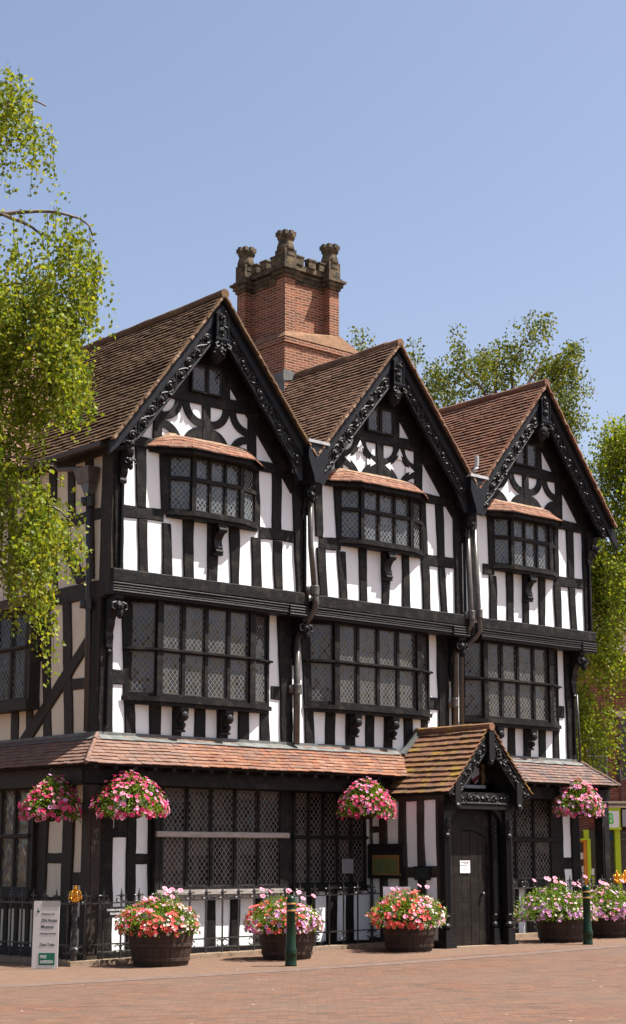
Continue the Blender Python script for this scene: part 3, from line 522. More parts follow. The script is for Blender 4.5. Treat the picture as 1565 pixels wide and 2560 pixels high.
# ---- gable wall framing
for i in range(3):
    c = GW[i]
    def gt(kind, q, d): 
        mb = MB(); add_timber(mb, 'F2', [(c+a, b) for a, b in q], d); return mb.build(kind, 'timber', house, fix=True)
    gt('collar', [(-.95, 9.63), (1.0, 9.63), (1.05, 9.41), (-1.1, 9.41)], .016)
    gt('king_post', [(-.1, 9.42), (.085, 9.42), (.09, 8.6), (-.095, 8.6)], .006)
    gt('stud', [(-1.15, 9.2), (-.96, 9.45), (-.96, 8.6), (-1.15, 8.6)], .009)
    gt('stud', [(.92, 9.45), (1.12, 9.4), (1.13, 8.6), (.93, 8.6)], .009)
    gt('stud', [(.33, 10.4), (.51, 10.2), (.52, 9.6), (.33, 9.6)], .004); gt('stud', [(-.72, 10.1), (-.38, 10.4), (-.38, 9.6), (-1.0, 9.6)], .004)
    gt('rail', [(-.5, 10.55), (.45, 10.55), (.5, 10.08), (-.55, 10.08)], .007)  # black boarding over the window, stands in for the deep gable shadow
    # principal rafters against the wall
    for sg, m in ((-1, GS[i][0]), (1, GS[i][1])):
        off = GC[i]-c
        gt('rafter', [(off+sg*.05, ZR-.15), (off+sg*.05, ZR-.9), (off+sg*1.95, ZR-.9-m*1.9), (off+sg*1.95, ZR-.15-m*1.9)], .012+.002*sg)
    n = 10
    for (x0, x1, in_s) in ((-.96, -.1, 1), (.09, .93, -1)):
        z0, z1 = 8.60, 9.42; rx, rz = (x1-x0)/2, (z1-z0)/2
        for cx_, cz_, sx_, sz_ in ((x0, z1, 1, -1), (x1, z1, -1, -1), (x0, z0, 1, 1), (x1, z0, -1, 1)):
            solid = (cz_ == z0 and ((cx_ > x0) == (in_s == 1))) or (i == 2 and cz_ == z0)
            mb = MB(); k0 = 0.0 if solid else .66
            A_ = [(cx_+sx_*rx*math.cos(t*math.pi/2/n), cz_+sz_*rz*math.sin(t*math.pi/2/n)) for t in range(n+1)]
            B_ = [(cx_+sx_*rx*k0*math.cos(t*math.pi/2/n), cz_+sz_*rz*k0*math.sin(t*math.pi/2/n)) for t in range(n+1)]
            for t in range(n):
                mb.hexa([pl_pt('F2', c+p[0], p[1], e) for e in (-.05, .0) for p in (B_[t], A_[t], A_[t+1], B_[t+1])])
            mb.build('curved_brace', 'timber', house, fix=True)
    if i == 1:
        for (x0, x1) in ((-.96, -.1), (.09, .93)):
            mx, mz = (x0+x1)/2, 9.01
            for tx, tz, dx, dz in ((x0+.03, mz, 1, 0), (x1-.03, mz, -1, 0), (mx, 9.40, 0, -1)):
                mb = MB(); q = [(0, 0), (.15, .085), (.125, .03), (.22, .06), (.22, -.06), (.125, -.03), (.15, -.085)]
                mb.prism([pl_pt('F2', c+tx+dx*a-dz*b, tz+dz*a+dx*b, .006) for a, b in q], (0, .02, 0)); mb.build('infill_panel', 'plaster', house, fix=True)
# ---- windows
def facet(fr, gl, P0, P1, zs, ncols, edge=.045, mull=.045, dep=.085, shelf=.0, single=False):
    P0, P1 = Vector((P0[0], P0[1], 0)), Vector((P1[0], P1[1], 0)); L = (P1-P0).length; x = (P1-P0)/L; nrm = Vector((x.y, -x.x, 0))   # outward
    def bar(s0, s1, z0, z1, o=0.0, b=None):
        b = dep if b is None else b
        fr.obox(P0+x*s0+nrm*(o-b)+Vector((0, 0, z0)), x*(s1-s0), nrm*b, Vector((0, 0, z1-z0)))
    za, zt, zh = zs
    bar(0, L, za, za+edge); bar(0, L, zh-edge, zh)
    if zt: bar(-.01, L+.01, zt-.035, zt+.035, .012); 
    if zt and shelf: bar(-.03, L+.03, zt-.012, zt+.022, .012+shelf)
    rows = [(za+edge, zt-.035), (zt+.035, zh-edge)] if zt else [(za+edge, zh-edge)]
    wcell = (L-2*edge-(ncols-1)*mull)/ncols
    for r in rows:
        bar(0, edge, r[0], r[1], -.003); bar(L-edge, L, r[0], r[1], -.003)
        for k in range(ncols):
            s0 = edge+k*(wcell+mull); s1 = s0+wcell
            if k < ncols-1: bar(s1, s1+mull, r[0], r[1], -.004)
            o = P0+nrm*(-.045+R.uniform(-.006, .004)); tl = R.uniform(-.006, .006)
            # casement bead
            for a, b, c_, d_ in ((s0, s0+.014, r[0], r[1]), (s1-.014, s1, r[0], r[1]), (s0, s1, r[0], r[0]+.014), (s0, s1, r[1]-.014, r[1])):
                fr.obox(P0+x*a+nrm*(-.05)+Vector((0, 0, c_)), x*(b-a), nrm*.018, Vector((0, 0, d_-c_)), 1)
            uo = R.uniform(0, .08)
            gl.face([o+x*s0+Vector((0, 0, r[0]))+nrm*tl, o+x*s1+Vector((0, 0, r[0]))-nrm*tl, o+x*s1+Vector((0, 0, r[1]))-nrm*tl, o+x*s0+Vector((0, 0, r[1]))+nrm*tl], 0,
                    [(uo, 0), (uo+wcell, 0), (uo+wcell, r[1]-r[0]), (uo, r[1]-r[0])])
def sill(P, z0, z1, out, parent, m='timber', ends=.06):
    mb = MB(); inn = P
    pts = [(P[0][0], P[0][1])]; o = []
    P = [Vector((a, b)) for a, b in P]
    for k in range(1, len(P)-1):
        d1 = (P[k]-P[k-1]).normalized(); d2 = (P[k+1]-P[k]).normalized(); n_ = (Vector((d1.y, -d1.x))+Vector((d2.y, -d2.x))).normalized(); o.append(P[k]+n_*out)
    d1 = (P[1]-P[0]).normalized(); d2 = (P[-1]-P[-2]).normalized()
    o = [P[0]-(P[-1]-P[0]).normalized()*ends]+o+[P[-1]+(P[-1]-P[0]).normalized()*ends]
    poly = [(a.x, a.y) for a in o]
    zm = (z0+z1)/2-.01
    mb.prism([(a, b, zm) for a, b in poly], (0, 0, z1-zm))
    cen = (P[0]+P[-1])/2
    mb.prism([(cen.x+(a-cen.x)*.96, cen.y+(b-cen.y)*.80+(.0), z0) for a, b in poly], (0, 0, zm-z0))
    return mb.build('sill', m, parent, fix=True)
def bay_window(y, u, p, zb, zs, zt, zh, ncols, gm, shelf, hood=None, corb=(), name='bay_window'):
    P = [(u[0], y), (u[1], y-p), (u[2], y-p), (u[3], y)]
    fr, gl = MB(), MB()
    ml = .07 if shelf else .05
    facet(fr, gl, P[0], P[1], (zs, zt, zh), 1, shelf=shelf, edge=ml); facet(fr, gl, P[1], P[2], (zs, zt, zh), ncols, shelf=shelf, edge=ml*.9, mull=ml); facet(fr, gl, P[2], P[3], (zs, zt, zh), 1, shelf=shelf, edge=ml)
    for a, b in P[1:3]: fr.lathe((a, b+.03, 0), [(.062 if not shelf else .085, zs), (.062 if not shelf else .085, zh)], 4)
    fr.prism([(P[0][0], P[0][1]+.08, zh-.002), (P[1][0], P[1][1]-.012, zh-.002), (P[2][0], P[2][1]-.012, zh-.002), (P[3][0], P[3][1]+.08, zh-.002)], (0, 0, .07))
    wn = fr.build(name, ['timber', 'pipe'], house, fix=True)
    gl.build('glass', gm, wn); sill(P, zb, zs+.004, .06, wn)
    return wn
def corbel(u, y, z0, z1, dep, parent, ball=True, w_=.17):
    mb = MB(); n = 9; prof = [(0, z0)]
    for t in range(n+1):
        s = t/n; prof.append((dep*(.28+.72*(s**1.6))+.03*math.sin(s*9), z0+(z1-.05-z0)*s))
    prof += [(dep*1.1, z1-.05), (dep*1.1, z1), (0, z1)]
    mb.prism([(u-w_/2, y-a, b) for a, b in prof], (w_, 0, 0))
    mb.box(u-w_*.6, u+w_*.6, y-dep*.45, y+.01, z0-.035, z0)
    if ball:
        mb.ball((u, y-dep*.95, z1-.15), .085, 10, 0, (1, .9, 1.05)); mb.ball((u+.04, y-dep*1.12, z1-.17), .03, 6); mb.ball((u-.045, y-dep*1.12, z1-.13), .025, 6); mb.ball((u+.02, y-dep*1.12, z1-.1), .028, 6)
        mb.ball((u+.0, y-dep*.78, z1-.3), .055, 8)
    else:
        mb.tube([(u-w_*.5, y-dep*1.0, z1-.1), (u+w_*.5, y-dep*1.0, z1-.1)], .055, 10); mb.tube([(u-w_*.45, y-dep*.5, z0+.03), (u+w_*.45, y-dep*.5, z0+.03)], .035, 8)
    return mb.build('corbel', 'carving', parent, fix=True)
F2W = [((1.31, 1.74, 2.80, 3.28), 3), ((5.26, 5.68, 6.97, 7.44), 3), ((9.43, 9.82, 10.99, 11.36), 3)]
CB2 = [2.37, 6.44, 10.42]
for (u, n), cb in zip(F2W, CB2):
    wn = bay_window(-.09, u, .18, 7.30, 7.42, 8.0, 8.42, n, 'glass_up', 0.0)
    corbel(cb, -.10, 6.80, 7.295, .15, wn, ball=False)
    # tiled hood
    mb = MB(); ph = .18
    outer = [(u[0]-.5, -.10), (u[1]-.22, -.09-ph-.24), (u[2]+.12, -.09-ph-.24), (u[3]+.14, -.14)]
    inner = [(u[0]-.42, -.085), (u[1]-.28, -.085), (u[2]+.0, -.085), (u[3]+.04, -.085)]
    NC = 4
    def hp(k, s, lift, jz=0):   # k 0 eave..1 wall, s 0..3 along
        j = min(2, int(s)); f = s-j; a = Vector(outer[j]).lerp(Vector(outer[j+1]), f); b = Vector(inner[j]).lerp(Vector(inner[j+1]), f); q = a.lerp(b, k)
        endf = min(1, s/.8) if s < 1 else (min(1, (3-s)/.6) if s > 2 else 1)
        return (q.x, q.y, 8.47+k*.30*(.35+.65*endf)+lift-.05*(1-endf)*0+jz)
    for r in range(NC):
        segs = [0, .25, .5, .75] + [1+t/7 for t in range(7)] + [2, 2.25, 2.5, 2.75, 3]
        if r % 2: segs = [0]+[(a+b)/2 for a, b in zip(segs, segs[1:])]+[3]
        for s0, s1 in zip(segs, segs[1:]):
            k0, k1 = r/NC, min(1, (r+1.3)/NC); j = R.uniform(-.008, .01); e = .004
            a, b, c_, d_ = hp(k0, s0+e, .028, j), hp(k0, s1-e, .028, j), hp(k1, s1-e, .014), hp(k1, s0+e, .014)
            lo = lambda q: (q[0], q[1], q[2]-.022)
            mb.hexa([lo(a), lo(b), lo(c_), lo(d_), a, b, c_, d_])
    for s0, s1 in ((0, 1), (1, 2), (2, 3)):
        mb.face([hp(0, s0, -.005), hp(1, s0, -.0), hp(1, s1, -.0), hp(0, s1, -.005)], 1)
    for t in range(12):          # mortar fillet along the wall
        s0, s1 = t*.25, (t+1)*.25; a, b = hp(1, s0, .0), hp(1, s1, .0); a2, b2 = hp(.72, s0, .03), hp(.72, s1, .03)
        z = R.uniform(.01, .035); mb.face([a2, b2, (b[0], b[1], b[2]+z), (a[0], a[1], a[2]+z)], 2)
    mb.build('hood_roof', ['tile_hood', 'dark', 'mortar'], wn)
    fb = MB(); fb.prism([(outer[0][0]+.1, -.08, 8.39), (outer[1][0]+.08, outer[1][1]+.06, 8.39), (outer[2][0]-.06, outer[2][1]+.06, 8.39), (outer[3][0]-.08, -.08, 8.39)], (0, 0, .085)); fb.build('head_board', 'timber', wn, fix=True)
F1W = [((.72, 1.28, 3.28, 3.84), [1.83, 2.80], 4.13), ((4.7, 5.27, 7.39, 7.88), [5.82, 6.78], 4.23), ((8.78, 9.24, 11.2, 11.68), [9.68, 10.66], 4.2)]
for u, cbs, zb in F1W:
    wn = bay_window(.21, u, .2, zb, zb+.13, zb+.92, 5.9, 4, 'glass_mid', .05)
    for cb in cbs: corbel(cb, .20, zb-.38, zb-.005, .17, wn)
# ground floor windows
def flat_window(y, u0, u1, p, zb, zs, zt, zh, n, gm, shelf=.05):
    fr, gl = MB(), MB()
    if p > .05: 
        facet(fr, gl, (u0, y-p), (u1, y-p), (zs, zt, zh), n, shelf=shelf, edge=.06, mull=.055)
        fr.box(u0-.1, u0, y-p+.01, y+.05, zs-.1, zh+.02); fr.box(u1, u1+.14, y-p+.012, y+.05, zs-.1, zh+.02)
        sP = [(u0-.06, y), (u0-.05, y-p), (u1+.05, y-p), (u1+.06, y)]
    else:
        facet(fr, gl, (u0, y-p), (u1, y-p), (zs, zt, zh), n, shelf=shelf*.4, edge=.06, mull=.06); sP = [(u0, y), (u0+.01, y-.04), (u1-.01, y-.04), (u1, y)]
    wn = fr.build('window', ['timber', 'pipe'], house, fix=True); gl.build('glass', gm, wn); sill(sP, zb, zs+.004, .05, wn, m='shelf' if p > .05 and u0 < 4 else 'timber', ends=.0)
    if p > .05:
        sh = MB(); add_timber(sh, 'G', [(u0-.1, zt+.05), (u1+.12, zt+.05), (u1+.12, zt-.045), (u0-.1, zt-.045)], p+.045, back=-p+.02, wob=.003); sh.build('transom_shelf', 'shelf' if u0 < 4 else 'timber', wn, fix=True)
    return wn
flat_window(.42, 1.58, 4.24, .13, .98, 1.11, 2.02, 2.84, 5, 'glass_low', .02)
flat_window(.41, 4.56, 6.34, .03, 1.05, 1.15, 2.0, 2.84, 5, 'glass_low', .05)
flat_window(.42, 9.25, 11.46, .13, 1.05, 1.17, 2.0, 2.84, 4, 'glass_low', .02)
# side ground window and oriel (facing -X): build along Y
def side_window(x, y0, y1, p, zb, zs, zt, zh, n, gm, hood=False):
    fr, gl = MB(), MB()
    facet(fr, gl, (x-p, y1), (x-p, y0), (zs, zt, zh), n, edge=.06, mull=.07, shelf=.04)
    fr.box(x-p+.01, x+.05, y0-.1, y0, zs-.08, zh+.02); fr.box(x-p+.01, x+.05, y1, y1+.1, zs-.08, zh+.02)
    wn = fr.build('window', ['timber_side', 'pipe'], house, fix=True); gl.build('glass', gm, wn)
    s_ = MB(); s_.box(x-p-.06, x+.02, y0-.12, y1+.12, zb, zs+.004); s_.build('sill', 'timber_side', wn)
    if hood:
        h = MB()
        for r in range(5):
            k0, k1 = r/5, (r+1.2)/5
            for t in range(12):
                a0 = y0-.3+(y1-y0+.6)*t/12; a1 = y0-.3+(y1-y0+.6)*(t+1)/12-.005; e0 = .16*k0; 
                a0 = max(a0, y0-.3+e0); xa, xb_ = x-p-.14+(p+.14)*k0, x-p-.14+(p+.14)*k1; za, zb_ = zh+.06+.24*k0, zh+.06+.24*k1; l = R.uniform(.02, .03)
                h.hexa([(xa, a0, za), (xa, a1, za), (xb_, a1, zb_), (xb_, a0, zb_), (xa, a0, za+l), (xa, a1, za+l), (xb_, a1, zb_+.012), (xb_, a0, zb_+.012)])
        h.box(x-p-.08, x, y0-.22, y1+.25, zh+.0, zh+.06, 1); h.build('hood_roof', ['tile_brown', 'timber_side'], wn)
    return wn
side_window(.42, 2.36, 4.3, .1, .97, 1.09, 2.0, 2.84, 4, 'glass_lit_tones')
side_window(.21, 2.14, 3.7, .2, 4.12, 4.28, 5.2, 5.82, 3, 'glass_low', True)
# attic casements in the gables
for i in range(3):
    fr, gl = MB(), MB(); c = GW[i]
    facet(fr, gl, (c-.40, -.165), (c+.32, -.165), (9.60, None, 10.12), 2, edge=.035, mull=.06)
    wn = fr.build('attic_window', ['timber', 'pipe'], house, fix=True); gl.build('glass', 'glass_mid', wn)
# ---- carved brackets under the jetty and the gable feet
def bracket(u, y0, z0, z1, dep, w_=.15, head=.11, face_dir=0):
    mb = MB(); prof = [(0, z0)]; n = 10
    for t in range(n+1):
        s = t/n; prof.append((.045+dep*s**2.2+.012*math.sin(s*22), z0+(z1-z0)*s))
    prof += [(dep+.04, z1+.06), (0, z1+.06)]
    mb.prism([(u-w_/2, y0-a, b) for a, b in prof], (w_, 0, 0))
    hx, hy, hz = u, y0-dep-.0, z1-.16
    mb.ball((hx, hy, hz), head, 12, 0, (.85, .9, 1.05)); mb.ball((hx, hy-head*.55, hz-head*1.0), head*.62, 10, 0, (.85, .9, 1.35)); mb.ball((hx, hy-head*.95, hz-head*.15), head*.26, 6, 0, (.8, 1, 1.5))
    for sx in (-1, 1):
        mb.ball((hx+sx*head*.42, hy-head*.72, hz+head*.22), head*.2, 6); mb.tube([(hx+sx*head*.5, hy-head*.2, hz+head*.75), (hx+sx*head*1.2, hy-head*.3, hz+head*.5), (hx+sx*head*1.35, hy-head*.4, hz-head*.2), (hx+sx*head*.95, hy-head*.6, hz-head*.45)], [head*.22, head*.26, head*.2, head*.1], 6)
    if face_dir: mb.box(u-w_*.42, u+w_*.42, y0-.06, y0, z0-.12, z0+.0); mb.ball((u, y0-.05, z0-.2), .05, 8)
    mb.tube([(u, y0-.03, z0-.0), (u, y0-.03, z0-1.4)], .028, 6)
    return mb.build('carved_bracket', 'carving', house, smooth=False, fix=True)
for u in (.36, 4.42, 8.46, 12.1): bracket(u, .195, 5.15, 5.83, .27, face_dir=1)
for u in (.36, 4.38, 8.55, 12.38): bracket(u, -.105, 7.75, 8.24, .20, .13, .08)
b = MB(); 
# ---- porch posts of the pent (corner posts) and plates
for x0, x1 in ((-.08, .14), (12.62, 12.84)):
    mb = MB(); mb.box(x0, x1, -.06, .15, -.1, 2.78); mb.box(x0-.03, x1+.03, -.09, .18, -.1, .14); mb.box(x0+.04, x1-.04, -.075, .16, 1.0, 2.3)
    mb.build('corner_post', 'timber_side' if x0 < 1 else 'timber', house)
mb = MB(); mb.box(-.1, 12.85, -.10, .12, 2.80, 3.08); mb.build('pent_plate', 'timber', house)
mb = MB(); mb.box(-.12, .1, .121, 8, 2.79, 3.07); mb.build('pent_plate', 'timber_side', house)
mb = MB(); mb.box(12.65, 12.83, .121, 8, 2.79, 3.07); mb.build('pent_plate', 'timber', house)
mb = MB(); mb.box(.13, 12.66, .1, .44, 2.9, 3.05); mb.box(.12, .44, .1, 8, 2.9, 3.05); mb.build('pent_soffit', 'dark', house)
VENT = (9.0, -.1, 9.33)
M['lead_pale'] = mat('pale_lead', (.36,.37,.38), .55, .4, build=lambda t: (t.col(t.ramp(t.noise(t.pos(), 6, 5), [(.3, (.25,.26,.27)), (.7, (.45,.46,.46))])), t.bump(t.noise(t.pos(), 12, 3), .3, .02)))
# ---- tiles
def tiles(mb, O, U, V, umin, umax, vlen, gauge=.105, width=.165, lift=.028, seed=1, wav=.012):
    r = random.Random(seed); O, U, V = Vector(O), Vector(U), Vector(V); N = U.cross(V)
    if N.z < 0: N = -N
    for c in range(int(vlen/gauge)+1):
        v0 = c*gauge; v1 = min(v0+gauge*1.28, vlen+.02); vm = min(v0+gauge*.5, vlen)
        a, b = umin(vm), umax(vm)
        if b-a < .03: continue
        u = a-(width*.5 if c % 2 else 0)
        while u < b:
            w_ = width*r.uniform(.94, 1.06); u0, u1 = max(u, a), min(u+w_-.004, b); u += w_
            if u1-u0 < .025: continue
            jl = r.uniform(-.004, .007); jv = r.uniform(-.006, .006); sk = r.uniform(-.004, .004)
            wv = noise.noise((u*.7, c*.13, seed*3.1))*wav; vv = noise.noise((u*.9+40, c*.5, seed))*.016
            n0, n1 = lift+jl+wv, .008+wv
            p = [O+U*u0+V*(v0+jv+sk+vv)+N*n0, O+U*u1+V*(v0+jv-sk+vv)+N*(n0+r.uniform(-.003, .003)), O+U*u1+V*v1+N*n1, O+U*u0+V*v1+N*n1]
            i = [mb.vert(q) for q in p]+[mb.vert(q-N*.016) for q in p]
            for f in ((i[0], i[1], i[2], i[3]), (i[4], i[5], i[1], i[0]), (i[4], i[0], i[3], i[7]), (i[1], i[5], i[6], i[2])): mb.f.append(list(f)); mb.m.append(0)
def ridge(mb, a, b, r, step=.33, seed=3, mi=0):
    a, b = Vector(a), Vector(b); d = b-a; n = max(1, int(d.length/step)); rr = random.Random(seed)
    for k in range(n):
        p, q = a+d*(k/n), a+d*((k+1)/n*1.0); j = Vector((0, 0, rr.uniform(-.012, .012)))
        mb.tube([p+j, q+j*.6], [r, r*.94], 10, mi)
# ---- main gable roofs
ZT = ZR+.055; YF, YB = -.54, 8.05
rm = ['tile_brown', 'tile_mid', 'tile_red']; gauge = .104
for i in range(3):
    base = MB(); rt = MB()
    for sg in (-1, 1):
        m = GS[i][0 if sg < 0 else 1]; hw = HW[i][0 if sg < 0 else 1]; xe = GC[i]+sg*hw; ze = ZT-m*hw; L = math.hypot(hw, m*hw); V = Vector((-sg*hw, 0, m*hw))/L
        vis = sg < 0; YBk = YB
        um = (lambda v: YB-YF) if not (i == 0 and sg < 0) else (lambda v, cs=hw/L: 2.24-YF+v*cs)
        tiles(rt, (xe, YF, ze), (0, 1, 0), V, lambda v: 0.0, um, L, gauge, .165, .042, seed=11+i*2+(sg > 0), wav=.024)
        if i == 0 and sg < 0: tiles(rt, (xe, YF, ze), (0, 1, 0), V, lambda v, cs=hw/L: 6.8-YF-v*cs, lambda v: YB-YF, L, gauge, .165, .03, seed=77)
        N = Vector((0, 1, 0)).cross(V); N = N if N.z > 0 else -N
        P = [Vector((xe, YF+.03, ze)), Vector((xe, YB-.03, ze)), Vector((GC[i], YB-.03, ZT)), Vector((GC[i], YF+.03, ZT))]
        base.prism([p-N*.012 for p in P], -N*.05, 1)
        # mortar and tile undercloak along the verge
        n = 46
        for k in range(n):
            a, b = P[3].lerp(P[0], k/n), P[3].lerp(P[0], (k+1)/n); o = R.uniform(0, .02); t = R.uniform(.02, .035)
            rt.hexa([a+Vector((0, -.055-o, 0))-N*t, b+Vector((0, -.055-o, 0))-N*t, b+Vector((0, .05, 0))-N*t, a+Vector((0, .05, 0))-N*t, a+Vector((0, -.05-o, 0))+N*.012, b+Vector((0, -.05-o, 0))+N*.012, b+Vector((0, .05, 0)), a+Vector((0, .05, 0))], 0 if R.random() < .85 else 2)
    ridge(rt, (GC[i], YF-.03, ZT+.0), (GC[i], YB, ZT+.0), .088, .36, seed=i)
    ob = rt.build('roof', [rm[i], 'dark', 'mortar'], house); base.build('roof_boarding', ['dark', 'dark'], ob, fix=True)
# side gable roof behind, facing the front
rt = MB(); mS = 1.31; hw = 2.28; L = math.hypot(hw, mS*hw); ze = ZT-mS*hw
V = Vector((0, hw, mS*hw))/L; xe = GC[0]-HW[0][0]; cs = hw/L
tiles(rt, (-.75, 2.24, ze), (1, 0, 0), V, lambda v: 0.0, lambda v: (xe+.75)+v*cs, L, gauge, .17, .03, seed=31, wav=.02)
V2 = Vector((0, -hw, mS*hw))/L
tiles(rt, (-.75, 6.8, ze), (1, 0, 0), V2, lambda v: 0.0, lambda v: (xe+.75)+v*cs, L, gauge, .17, .03, seed=32)
ridge(rt, (-.78, 4.52, ZT), (2.14, 4.52, ZT), .1)
ob = rt.build('roof', ['tile_mid', 'dark'], house)
mb = MB(); mb.prism([(-.73, 2.26, ze-.03), (2.1, 4.52, ZT-.03), (-.73, 4.52, ZT-.03)], (0, 0, -.05)); mb.prism([(-.73, 6.78, ze-.03), (-.73, 4.52, ZT-.03), (2.1, 4.52, ZT-.03)], (0, 0, -.05)); mb.build('roof_boarding', 'dark', ob, fix=True)
wall([(.243, 2.5, 8.3), (.243, 6.5, 8.3), (.243, 4.5, 11.1)], (.15, 0, 0), 'plaster_side')
# eaves gutter on the side
mb = MB(); mb.tube([(-.14, YF+.3, 8.33), (-.14, 2.3, 8.36)], .055, 8); mb.box(-.02, .25, -.35, 2.3, 8.36, 8.42); mb.build('gutter', 'pipe_dark', house)
# ---- bargeboards with scroll carving
def spiral(mb, P, s, t, r0, turns, dirn, ph, tr=.015):
    pts = []; n = int(turns*11)
    for k in range(n+1):
        a = ph+dirn*2*math.pi*turns*k/n; rr = r0*(1-.86*k/n); pts.append(P(s+rr*math.cos(a), t+rr*math.sin(a), .010+.012*k/n))
    mb.tube(pts, [tr*(1-.35*k/n) for k in range(n+1)], 6); mb.ball(P(s, t, .018), tr*1.9, 8)
def carve_band(P, length, half, seed, step=.30, th=1.0):
    mb = MB(); r = random.Random(seed); n = int(length/step); sgn = 1
    pts = []; rs = []
    for k in range(n*8+1):
        s = k*length/(n*8); pts.append(P(s, half*.62*math.sin(s/step*math.pi), .008)); rs.append(.013*th)
    mb.tube(pts, rs, 6)
    for k in range(n):
        s = (k+.5)*length/n+r.uniform(-.02, .02)
        spiral(mb, P, s, -sgn*half*.12, half*.78*r.uniform(.9, 1.12), 1.7, sgn, r.uniform(0, 6), .0175*th)
        for q in range(7):
            a = r.uniform(0, 6.28); rr = half*r.uniform(.35, .95); x, y = s+rr*math.cos(a)*1.35, max(-half*.95, min(half*.95, rr*math.sin(a)))
            mb.ball(P(x, y, .01), r.uniform(.014, .027), 6, 0, (1, .8, 1))
        for q in range(2):   # leaf lobes
            a = r.uniform(0, 6.28); x = s+step*.5+r.uniform(-.05, .05); y = r.choice((-1, 1))*half*r.uniform(.3, .7)
            mb.tube([P(x, y, .005), P(x+.05*math.cos(a), y+.05*math.sin(a), .026), P(x+.1*math.cos(a), y+.1*math.sin(a), .006)], [.008, .024, .005], 6)
        sgn = -sgn
    return mb
for i in range(3):
    for sg in (-1, 1):
        m = GS[i][0 if sg < 0 else 1]; outer = (i == 0 and sg < 0) or (i == 2 and sg > 0); xc = GC[i]; q = math.sqrt(1+m*m)
        W_ = 2.24 if outer else 1.92; PT = lambda dx, gap, y: (xc+sg*dx, y, ZR-m*dx-gap)
        mb = MB()
        mb.prism([PT(0, 0, -.455), PT(W_, 0, -.455), PT(W_+(.03 if outer else 0), .26 if not outer else .2, -.455), PT(W_-(.14 if outer else 0), .27 if outer else .26, -.455), PT(0, .26, -.455)], (0, .07, 0))
        mb.prism([PT(.0, .2, -.42), PT(1.9, .2, -.42), PT(1.92, .36, -.42), (xc+sg*1.93, -.42, 8.30), (xc+sg*1.84, -.42, 8.30), PT(1.6, .64, -.42), PT(.0, .64, -.42)], (0, .055, 0))
        b = mb.build('bargeboard', 'paint', house, fix=True)
        mm = MB(); mm.tube([PT(.1, .275, -.43), PT(1.9, .275, -.43)], .02, 6); mm.tube([PT(.1, .615, -.425), PT(1.62, .615, -.425), PT(1.84, .55, -.425)], .022, 6)
        mm.build('moulding', 'paint', b)
        d = Vector((sg/q, 0, -m/q)); n_ = Vector((-sg*m/q*-1, 0, 0)); t_ = Vector((-sg*m/q, 0, -1/q))     # along the slope, and inward/down
        o = Vector(PT(.19, .44, -.42))
        P = lambda s, t, h, o=o, d=d, t_=t_: o+d*s+t_*t+Vector((0, -h, 0))
        carve_band(P, 1.70*q, .118, 50+i*7+sg, [.31, .28, .28][i], 1.3).build('carving', 'carving', b)
        if outer: 
            fb = MB(); fb.box(min(xc+sg*1.9, xc+sg*2.02), max(xc+sg*1.9, xc+sg*2.02), -.41, -.1, 8.36, 8.6); fb.build('soffit_block', 'paint', b)
    # king pendant at the apex
    c = GC[i]; mb = MB()
    mb.prism([(c-.145, -.50, 10.48), (c+.145, -.50, 10.48), (c+.145, -.50, 11.0), (c, -.50, 11.16), (c-.145, -.50, 11.0)], (0, .09, 0))
    for s_ in (-.125, .125): mb.tube([(c+s_, -.505, 10.56), (c+s_, -.505, 10.99)], .018, 6)
    mb.box(c-.15, c+.15, -.52, -.4, 10.52, 10.555)
    k = mb.build('pendant_post', 'paint', house, fix=True)
    P = lambda s, t, h: Vector((c+t, -.502-h, 10.6+s))
    carve_band(P, .42, .075, 91+i, .14).build('carving', 'carving', k)
    pb = MB(); rr = random.Random(i)
    pb.lathe((c-.0, -.34, 0), [(.03, 10.12), (.08, 10.16), (.15, 10.26), (.17, 10.36), (.14, 10.44), (.16, 10.48)], 12)
    for q_ in range(26):
        a = rr.uniform(0, 6.28); z = rr.uniform(10.18, 10.46); pb.ball((c+.16*math.cos(a)*min(1, (z-10.08)/.2), -.34+.16*math.sin(a)*min(1, (z-10.08)/.2), z), rr.uniform(.022, .042), 6)
    for s_ in (-1, 1): pb.tube([(c+s_*.1, -.5, 10.46), (c+s_*.17, -.52, 10.42), (c+s_*.14, -.54, 10.36), (c+s_*.09, -.53, 10.39)], .025, 6)
    pb.build('pendant_boss', 'carving', k)
# ---- valley heads between the gables, with lead
for x in (4.33, 8.56):
    mb = MB(); mb.prism([(x-.23, -.565, 9.0), (x+.23, -.565, 9.0), (x+.23, -.565, 8.72), (x+.10, -.565, 8.38), (x+.08, -.565, 8.28), (x-.08, -.565, 8.28), (x-.10, -.565, 8.38), (x-.23, -.565, 8.72)], (0, .45, 0))
    mb.box(x-.05, x+.05, -.3, -.05, 8.1, 8.3)
    b = mb.build('valley_box', 'paint', house, fix=True)
    lb = MB(); lb.prism([(x-.26, -.59, 9.0), (x+.26, -.59, 8.995), (x+.25, -.59, 9.05), (x-.25, -.59, 9.055)], (0, .5, 0)); lb.prism([(x-.3, -.2, 9.04), (x, -.2, 8.95), (x+.3, -.2, 9.04)], (0, 8.2, 0)); lb.build('lead_gutter', 'lead_pale', b, fix=True)
mb = MB(); vx, vy, vz = VENT; mb.tube([(vx, vy, vz-.1), (vx, vy, vz+.27)], .045, 10); mb.lathe((vx, vy, vz), [(.11, -.12), (.09, -.02), (.05, .03)], 12); mb.build('vent_pipe', 'lead_pale', house, fix=True)
